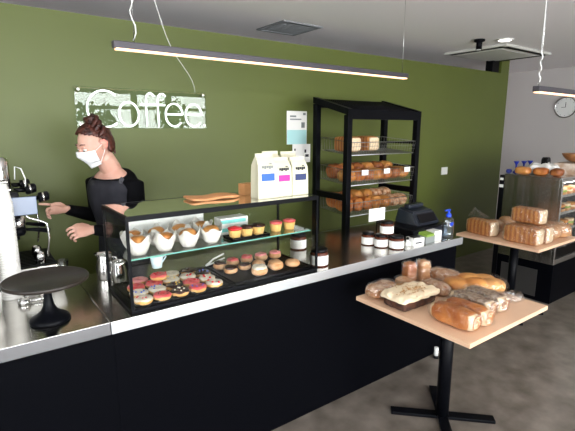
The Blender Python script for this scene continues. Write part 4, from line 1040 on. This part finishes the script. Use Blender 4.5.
def TC(z):   # torso centre at height z
    u = (z - pel.z) / (neck.z - pel.z); return pel.lerp(neck, u) + fwd * (-.01)
def torso(bm, g=0.0, z0=.80, ztop=1.48):
    prof = [(.80, .165, .12), (.90, .17, .125), (1.0, .150, .112), (1.08, .138, .105), (1.16, .148, .115), (1.26, .165, .125), (1.34, .176, .112), (1.39, .166, .092), (1.415, .146, .086), (1.44, .115, .076), (1.47, .072, .062)]
    secs = [(TC(z), lft, fwd, a + g, b + g) for (z, a, b) in prof if z0 <= z <= ztop]
    loft(bm, secs, 28)
shL = TC(1.375) + lft * .158; shR = TC(1.375) - lft * .158
elL = Vector((.80, 2.60, 1.09)); wrL = Vector((.535, 2.575, 1.155))
elR = Vector((.66, 3.02, 1.15)); wrR = Vector((.455, 2.86, 1.238))
def arms(bm, g, cut):
    for (s, e_, w) in ((shL, elL, wrL), (shR, elR, wrR)):
        end = e_.lerp(w, cut)
        limb(bm, [s + (TC(1.35) - s) * .25, s, s.lerp(e_, .5), e_], [.055 + g, .052 + g, .045 + g, .040 + g])
        limb(bm, [e_, e_.lerp(end, .5), end], [.040 + g, .035 + g, .026 + g])
def finger(bm, pts, r): limb(bm, pts, [r] * len(pts), 10)
# body
bm = new_bm(); torso(bm, -.008)
arms(bm, -.008, 1.0)
hc = Vector((.622, 2.745, 1.618))
limb(bm, [TC(1.42), neck + Vector((-.0, 0, .01)), hc + Vector((.045, .02, -.07))], [.066, .060, .056], 18)
for s in (-1, 1):
    hip = TC(.90) + lft * .085 * s; 
    limb(bm, [hip, Vector((hip.x, hip.y, .48)), Vector((hip.x + .01, hip.y, .10))], [.085, .055, .04])
    ft = Vector((hip.x + .01, hip.y, .035)); limb(bm, [ft - fwd * .04, ft + fwd * .14], [.034, .03])
# head
hf = Vector((-.93, -.24, -.40)).normalized(); hl = Vector((hf.y * -1, hf.x, 0)).normalized(); hu = hf.cross(hl).normalized()
if hu.z < 0: hu = -hu
HM = Matrix((( hf.x, hl.x, hu.x, hc.x), (hf.y, hl.y, hu.y, hc.y), (hf.z, hl.z, hu.z, hc.z), (0, 0, 0, 1)))
def hp(x, y, z): return HM @ Vector((x, y, z))
t0 = bmesh.new()
bmesh.ops.create_uvsphere(t0, u_segments=32, v_segments=24, radius=1)
for v in t0.verts:
    x, y, z = v.co
    X = x * .098; Yy = y * .074; Z = z * .112
    if z < 0:   # jaw taper
        Yy *= 1 + .28 * z; X = x * .098 * (1 + .25 * z) + .022 * (-z)
    if x > .5: X -= .006 * (z > -.1)
    v.co = hp(X, Yy, Z)
merge(bm, t0)
limb(bm, [hp(.088, 0, .012), hp(.104, 0, -.020)], [.009, .013], 10)          # nose
limb(bm, [hp(.082, -.02, -.058), hp(.088, 0, -.058), hp(.082, .02, -.058)], [.008, .010, .008], 10)  # lips
limb(bm, [hp(.060, 0, -.092), hp(.066, 0, -.088)], [.016, .016], 10)          # chin
limb(bm, [hp(.082, -.035, .03), hp(.092, 0, .026), hp(.082, .035, .03)], [.008, .009, .008], 10)     # brow
for s in (-1, 1): # ears
    limb(bm, [hp(-.004, s * .082, .020), hp(-.014, s * .088, .004), hp(-.008, s * .084, -.012), hp(-.002, s * .078, -.026)], [.013, .016, .014, .010], 10)
# left hand: relaxed loose fist, fingers pointing left
def hand(bm, w, d, n, thumb_side, curl, lens, tl=1.0, point=None):
    """w wrist, d direction of the palm, n back-of-hand normal"""
    d = d.normalized(); n = (n - d * n.dot(d)).normalized(); s = d.cross(n).normalized() * thumb_side
    # palm as lofted ellipses
    loft(bm, [(w - d * .02, s, n, .022, .019), (w + d * .01, s, n, .027, .018), (w + d * .045, s, n, .038, .017), (w + d * .078, s, n, .039, .014), (w + d * .088, s, n, .034, .010)], 18)
    for i, (off, L) in enumerate(zip((.031, .0105, -.0105, -.030), lens)):
        c = curl[i]; p = w + d * .078 + s * off; pts = [p - d * .015, p]; a = 0
        for seg_, k in ((.45, .8), (.32, 1.2), (.23, 1.0)):
            a += c * k; dirv = d * math.cos(a) - n * math.sin(a) + s * off * 3.2
            p = p + dirv * L * seg_; pts.append(p)
        limb(bm, pts, [.0088, .0086, .0080, .0074, .0062], 10)
    b = w + d * .02 + s * .024
    pts = [b, b + d * .028 * tl + s * .020 - n * .008, b + d * .056 * tl + s * .024 - n * .014, b + d * .078 * tl + s * .018 - n * .018]
    limb(bm, pts, [.013, .012, .0105, .008], 10)
dL = Vector((-.98, -.10, .03)); hand(bm, wrL, dL, Vector((-.05, -.75, .65)), 1 if dL.cross(Vector((-.05, -.75, .65))).z > 0 else -1, (.55, .62, .70, .80), (.072, .080, .074, .058), .9)
dR = Vector((-.90, -.20, .14)); nR = Vector((-.1, .85, .5)); hand(bm, wrR, dR, nR, 1 if dR.cross(nR).z > 0 else -1, (.06, .55, .7, .8), (.080, .080, .074, .058))
# pointing thumb/index towards the knob
body = obj('body', bm, M['skin'], person, True)
md = body.modifiers.new('remesh', 'REMESH'); md.mode = 'VOXEL'; md.voxel_size = .0034; md.use_smooth_shade = True
md = body.modifiers.new('smooth', 'SMOOTH'); md.iterations = 2; md.factor = .5
# shirt
bm = new_bm(); torso(bm, .006, .86, 1.445)
for v in bm.verts:
    if v.co.z > 1.37: v.co.z -= min(1, (v.co.z - 1.37) / .04) * (v.co - TC(1.42)).dot(fwd) * .40
arms(bm, .006, .93)
o = obj('shirt', bm, M['shirt'], person, True); md = o.modifiers.new('remesh', 'REMESH'); md.mode = 'VOXEL'; md.voxel_size = .007; md.use_smooth_shade = True
md = o.modifiers.new('smooth', 'SMOOTH'); md.iterations = 4
# trousers
bm = new_bm()
loft(bm, [(TC(.92), lft, fwd, .176, .131), (TC(.86), lft, fwd, .18, .132), (TC(.80), lft, fwd, .172, .125)], 24)
for s in (-1, 1):
    hip = TC(.90) + lft * .085 * s; limb(bm, [Vector((hip.x, hip.y, .84)), Vector((hip.x, hip.y, .48)), Vector((hip.x + .01, hip.y, .09))], [.096, .068, .056])
o = obj('trousers', bm, M['shirt'], person, True); md = o.modifiers.new('remesh', 'REMESH'); md.mode = 'VOXEL'; md.voxel_size = .01; md.use_smooth_shade = True
for s in (-1, 1):
    hip = TC(.90) + lft * .085 * s; ft = Vector((hip.x + .01, hip.y, .042)); bm = new_bm(); limb(bm, [ft - fwd * .05, ft + fwd * .05, ft + fwd * .16], [.040, .042, .036])
    for v in bm.verts: v.co.z = max(v.co.z, .0005)
    obj('shoe', bm, M['blackplastic'], person, True)
# apron bib + skirt wraps the front of the torso
def prof_at(z):
    P = [(.55, .19, .16), (.80, .165, .12), (.90, .17, .125), (1.0, .150, .112), (1.08, .138, .105), (1.16, .148, .115), (1.26, .165, .125), (1.34, .176, .112), (1.39, .166, .092), (1.43, .12, .075)]
    for (a, b) in zip(P, P[1:]):
        if a[0] <= z <= b[0]:
            u = (z - a[0]) / (b[0] - a[0]); return a[1] + (b[1] - a[1]) * u, a[2] + (b[2] - a[2]) * u
    return P[-1][1:]
bm = new_bm(); rows = []
for i in range(25):
    z = .56 + (1.405 - .56) * i / 24
    half = math.radians(100 if z < 1.08 else 100 - (z - 1.08) / .325 * 52)
    a, b = prof_at(z); rowv = []
    for k in range(21):
        th = -half + 2 * half * k / 20
        rowv.append(bm.verts.new(TC(z) + lft * (a + .017) * math.sin(th) + fwd * (b + .017 + .003 * math.sin(k * 1.7 + i * .4)) * math.cos(th)))
    rows.append(rowv)
for a, b in zip(rows, rows[1:]):
    for k in range(20): bm.faces.new((a[k], a[k + 1], b[k + 1], b[k]))
ap = obj('apron', bm, M['apron'], person, True); md = ap.modifiers.new('thick', 'SOLIDIFY'); md.thickness = .004
for s in (-1, 1):
    bm = new_bm(); a, b = prof_at(1.395); th = math.radians(44) * s
    p0 = TC(1.395) + lft * (a + .018) * math.sin(th) + fwd * (b + .018) * math.cos(th)
    pts = [p0 - Vector((0, 0, .01)), TC(1.415) + lft * .115 * s + fwd * .058, TC(1.427) + lft * .105 * s + fwd * .008, TC(1.40) + lft * .10 * s - fwd * .070, TC(1.33) + lft * .05 * s - fwd * .130, TC(1.15) + lft * .03 * s * -1 - fwd * .137]
    wv = [Vector(p) for p in pts]; prev = None
    fs = []
    for i, p in enumerate(wv):
        d = (wv[min(i + 1, len(wv) - 1)] - wv[max(i - 1, 0)]).normalized(); out = (p - TC(min(p.z, 1.30))).normalized(); sd = d.cross(out).normalized() * .014
        fs.append((bm.verts.new(p - sd + out * .004), bm.verts.new(p + sd + out * .004)))
    for x_, y_ in zip(fs, fs[1:]): bm.faces.new((x_[0], x_[1], y_[1], y_[0]))
    o = obj('apron_strap', bm, M['strap'], person, True); md = o.modifiers.new('thick', 'SOLIDIFY'); md.thickness = .004
    md = o.modifiers.new('sub', 'SUBSURF'); md.levels = 2; md.render_levels = 2
# hair cap + bun + ponytail
bm = new_bm()
t0 = bmesh.new(); bmesh.ops.create_uvsphere(t0, u_segments=48, v_segments=32, radius=1)
dele = []
for v in t0.verts:
    x, y, z = v.co
    # hairline: forehead at the front, behind the ears at the side
    lim = -.9 + max(0, (x + .55)) * 1.05
    if x > -.15: lim = .10 + (x + .15) * .74 + .03 * math.sin(y * 9)
    if z < lim and x > -.30: dele.append(v)
    elif z < -.62: dele.append(v)
    X = x * .106; Yy = y * .083; Z = z * .121
    st = 1 + .012 * math.sin(math.atan2(y, z) * 22 + x * 8)
    v.co = hp(X * st - .004, Yy * st, Z * st + .003)
bmesh.ops.delete(t0, geom=dele, context='VERTS'); merge(bm, t0)
hr = obj('hair', bm, M['hair'], person, True); md = hr.modifiers.new('thick', 'SOLIDIFY'); md.thickness = .010; md.offset = 0
bm = new_bm()
rnd = random.Random(3)
bc = hp(-.045, .0, .135)
for k in range(46):   # bun of looping strands
    a0 = rnd.uniform(0, 6.28); tl = rnd.uniform(-.6, .6); R_ = rnd.uniform(.020, .034); pts = []
    for j in range(10):
        a = a0 + j * .5; q = Vector((R_ * math.cos(a), R_ * math.sin(a) * 1.1, R_ * .35 * math.sin(a * 1.0 + tl * 3) + .010 * tl)); pts.append(bc + HM.to_3x3() @ q)
    limb(bm, pts, [.0075] * 10, 8)
limb(bm, [bc - HM.to_3x3() @ Vector((.004, 0, .040)), bc - HM.to_3x3() @ Vector((0, 0, .006))], [.045, .036], 16)
obj('hair_bun', bm, M['hair'], hr, True)
bm = new_bm()
for k in range(14):
    off = Vector((rnd.uniform(-.0115, .018), rnd.uniform(-.03, .03), 0)); ph = rnd.uniform(0, 6)
    base = hp(-.085, 0, .06) + off
    L = rnd.uniform(.07, .145) ; pts = []
    for j in range(12):
        u = j / 11; pts.append(base + Vector((.030 * u + .008 * math.sin(u * 9 + ph), -.01 * u + .007 * math.cos(u * 9 + ph), -L * u)))
    limb(bm, pts, [.013 - .008 * j / 11 for j in range(12)], 7)
obj('hair_curls', bm, M['hair'], hr, True)
bm = new_bm()
for (y_, z_) in ((.055, .085), (.07, .05), (.045, .11)):
    limb(bm, [hp(-.01, y_ + .012, z_), hp(-.035, y_ + .02, z_ + .015), hp(-.055, y_ + .008, z_ + .03), hp(-.05, y_ - .02, z_ + .05)], [.009, .013, .013, .008], 8)
obj('hair_lock', bm, M['hair'], hr, True)
# mask
bm = new_bm(); rows = []
for i in range(13):
    z = -.122 + .122 * i / 12; rowv = []
    for k in range(21):
        y = -1 + 2 * k / 20; th = y * 1.18
        jaw = 1 - .22 * max(0, -(z + .03)) / .075
        rr = .100 * jaw
        bulge = .018 * math.exp(-((z + .03) / .035) ** 2) * math.cos(th) ** 2
        X = .012 + (rr - .004 + bulge) * math.cos(th); Yy = (.079 * jaw) * math.sin(th)
        zz = z + (.006 * math.cos(th * 1.5)) + (-.012 * abs(y) if i > 8 else .020 * abs(y) if i < 4 else 0)
        rowv.append(bm.verts.new(hp(X, Yy, zz + .0015 * (i % 2))))
    rows.append(rowv)
for a, b in zip(rows, rows[1:]):
    for k in range(20): bm.faces.new((a[k], a[k + 1], b[k + 1], b[k]))
mk = obj('face_mask', bm, M['mask'], person, True); md = mk.modifiers.new('thick', 'SOLIDIFY'); md.thickness = .002
for s in (-1, 1):
    for (za, zb) in ((-.015, .012), (-.085, -.0115)):
        bm = new_bm(); limb(bm, [hp(.045, s * .072, za), hp(.015, s * .083, (za + zb) / 2), hp(-.012, s * .094, zb)], [.0014] * 3, 6); obj('ear_loop', bm, M['mask'], mk)
# ears (pinker than the face)
for s in (-1, 1):
    bm = new_bm(); limb(bm, [hp(.000, s * .088, .020), hp(-.014, s * .095, .024), hp(-.024, s * .098, .008), hp(-.018, s * .094, -.014), hp(-.004, s * .086, -.026)], [.006, .0075, .0075, .0065, .006], 8)
    limb(bm, [hp(-.004, s * .085, .012), hp(-.012, s * .088, -.006)], [.010, .010], 8)
    obj('ear', bm, M['ear'], person, True)
# eyes
for s in (-1, 1):
    bm = new_bm(); t0 = bmesh.new(); bmesh.ops.create_uvsphere(t0, u_segments=16, v_segments=12, radius=.0115); bmesh.ops.translate(t0, verts=t0.verts, vec=hp(.080, s * .030, .006)); merge(bm, t0); ey = obj('eye', bm, M['white'], person, True)
    bm = new_bm(); t0 = bmesh.new(); bmesh.ops.create_uvsphere(t0, u_segments=12, v_segments=8, radius=.006); bmesh.ops.translate(t0, verts=t0.verts, vec=hp(.0875, s * .031, .001)); merge(bm, t0); obj('iris', bm, M['ink'], ey, True)
    bm = new_bm(); limb(bm, [hp(.082, s * .018, .012), hp(.090, s * .030, .013), hp(.078, s * .046, .010)], [.0035, .0045, .003], 8); obj('eyelid', bm, M['skin'], ey, True)
    bm = new_bm(); limb(bm, [hp(.092, s * .016, .032), hp(.090, s * .032, .037), hp(.076, s * .050, .032)], [.003, .0035, .002], 8); obj('eyebrow', bm, M['hair'], ey, True)
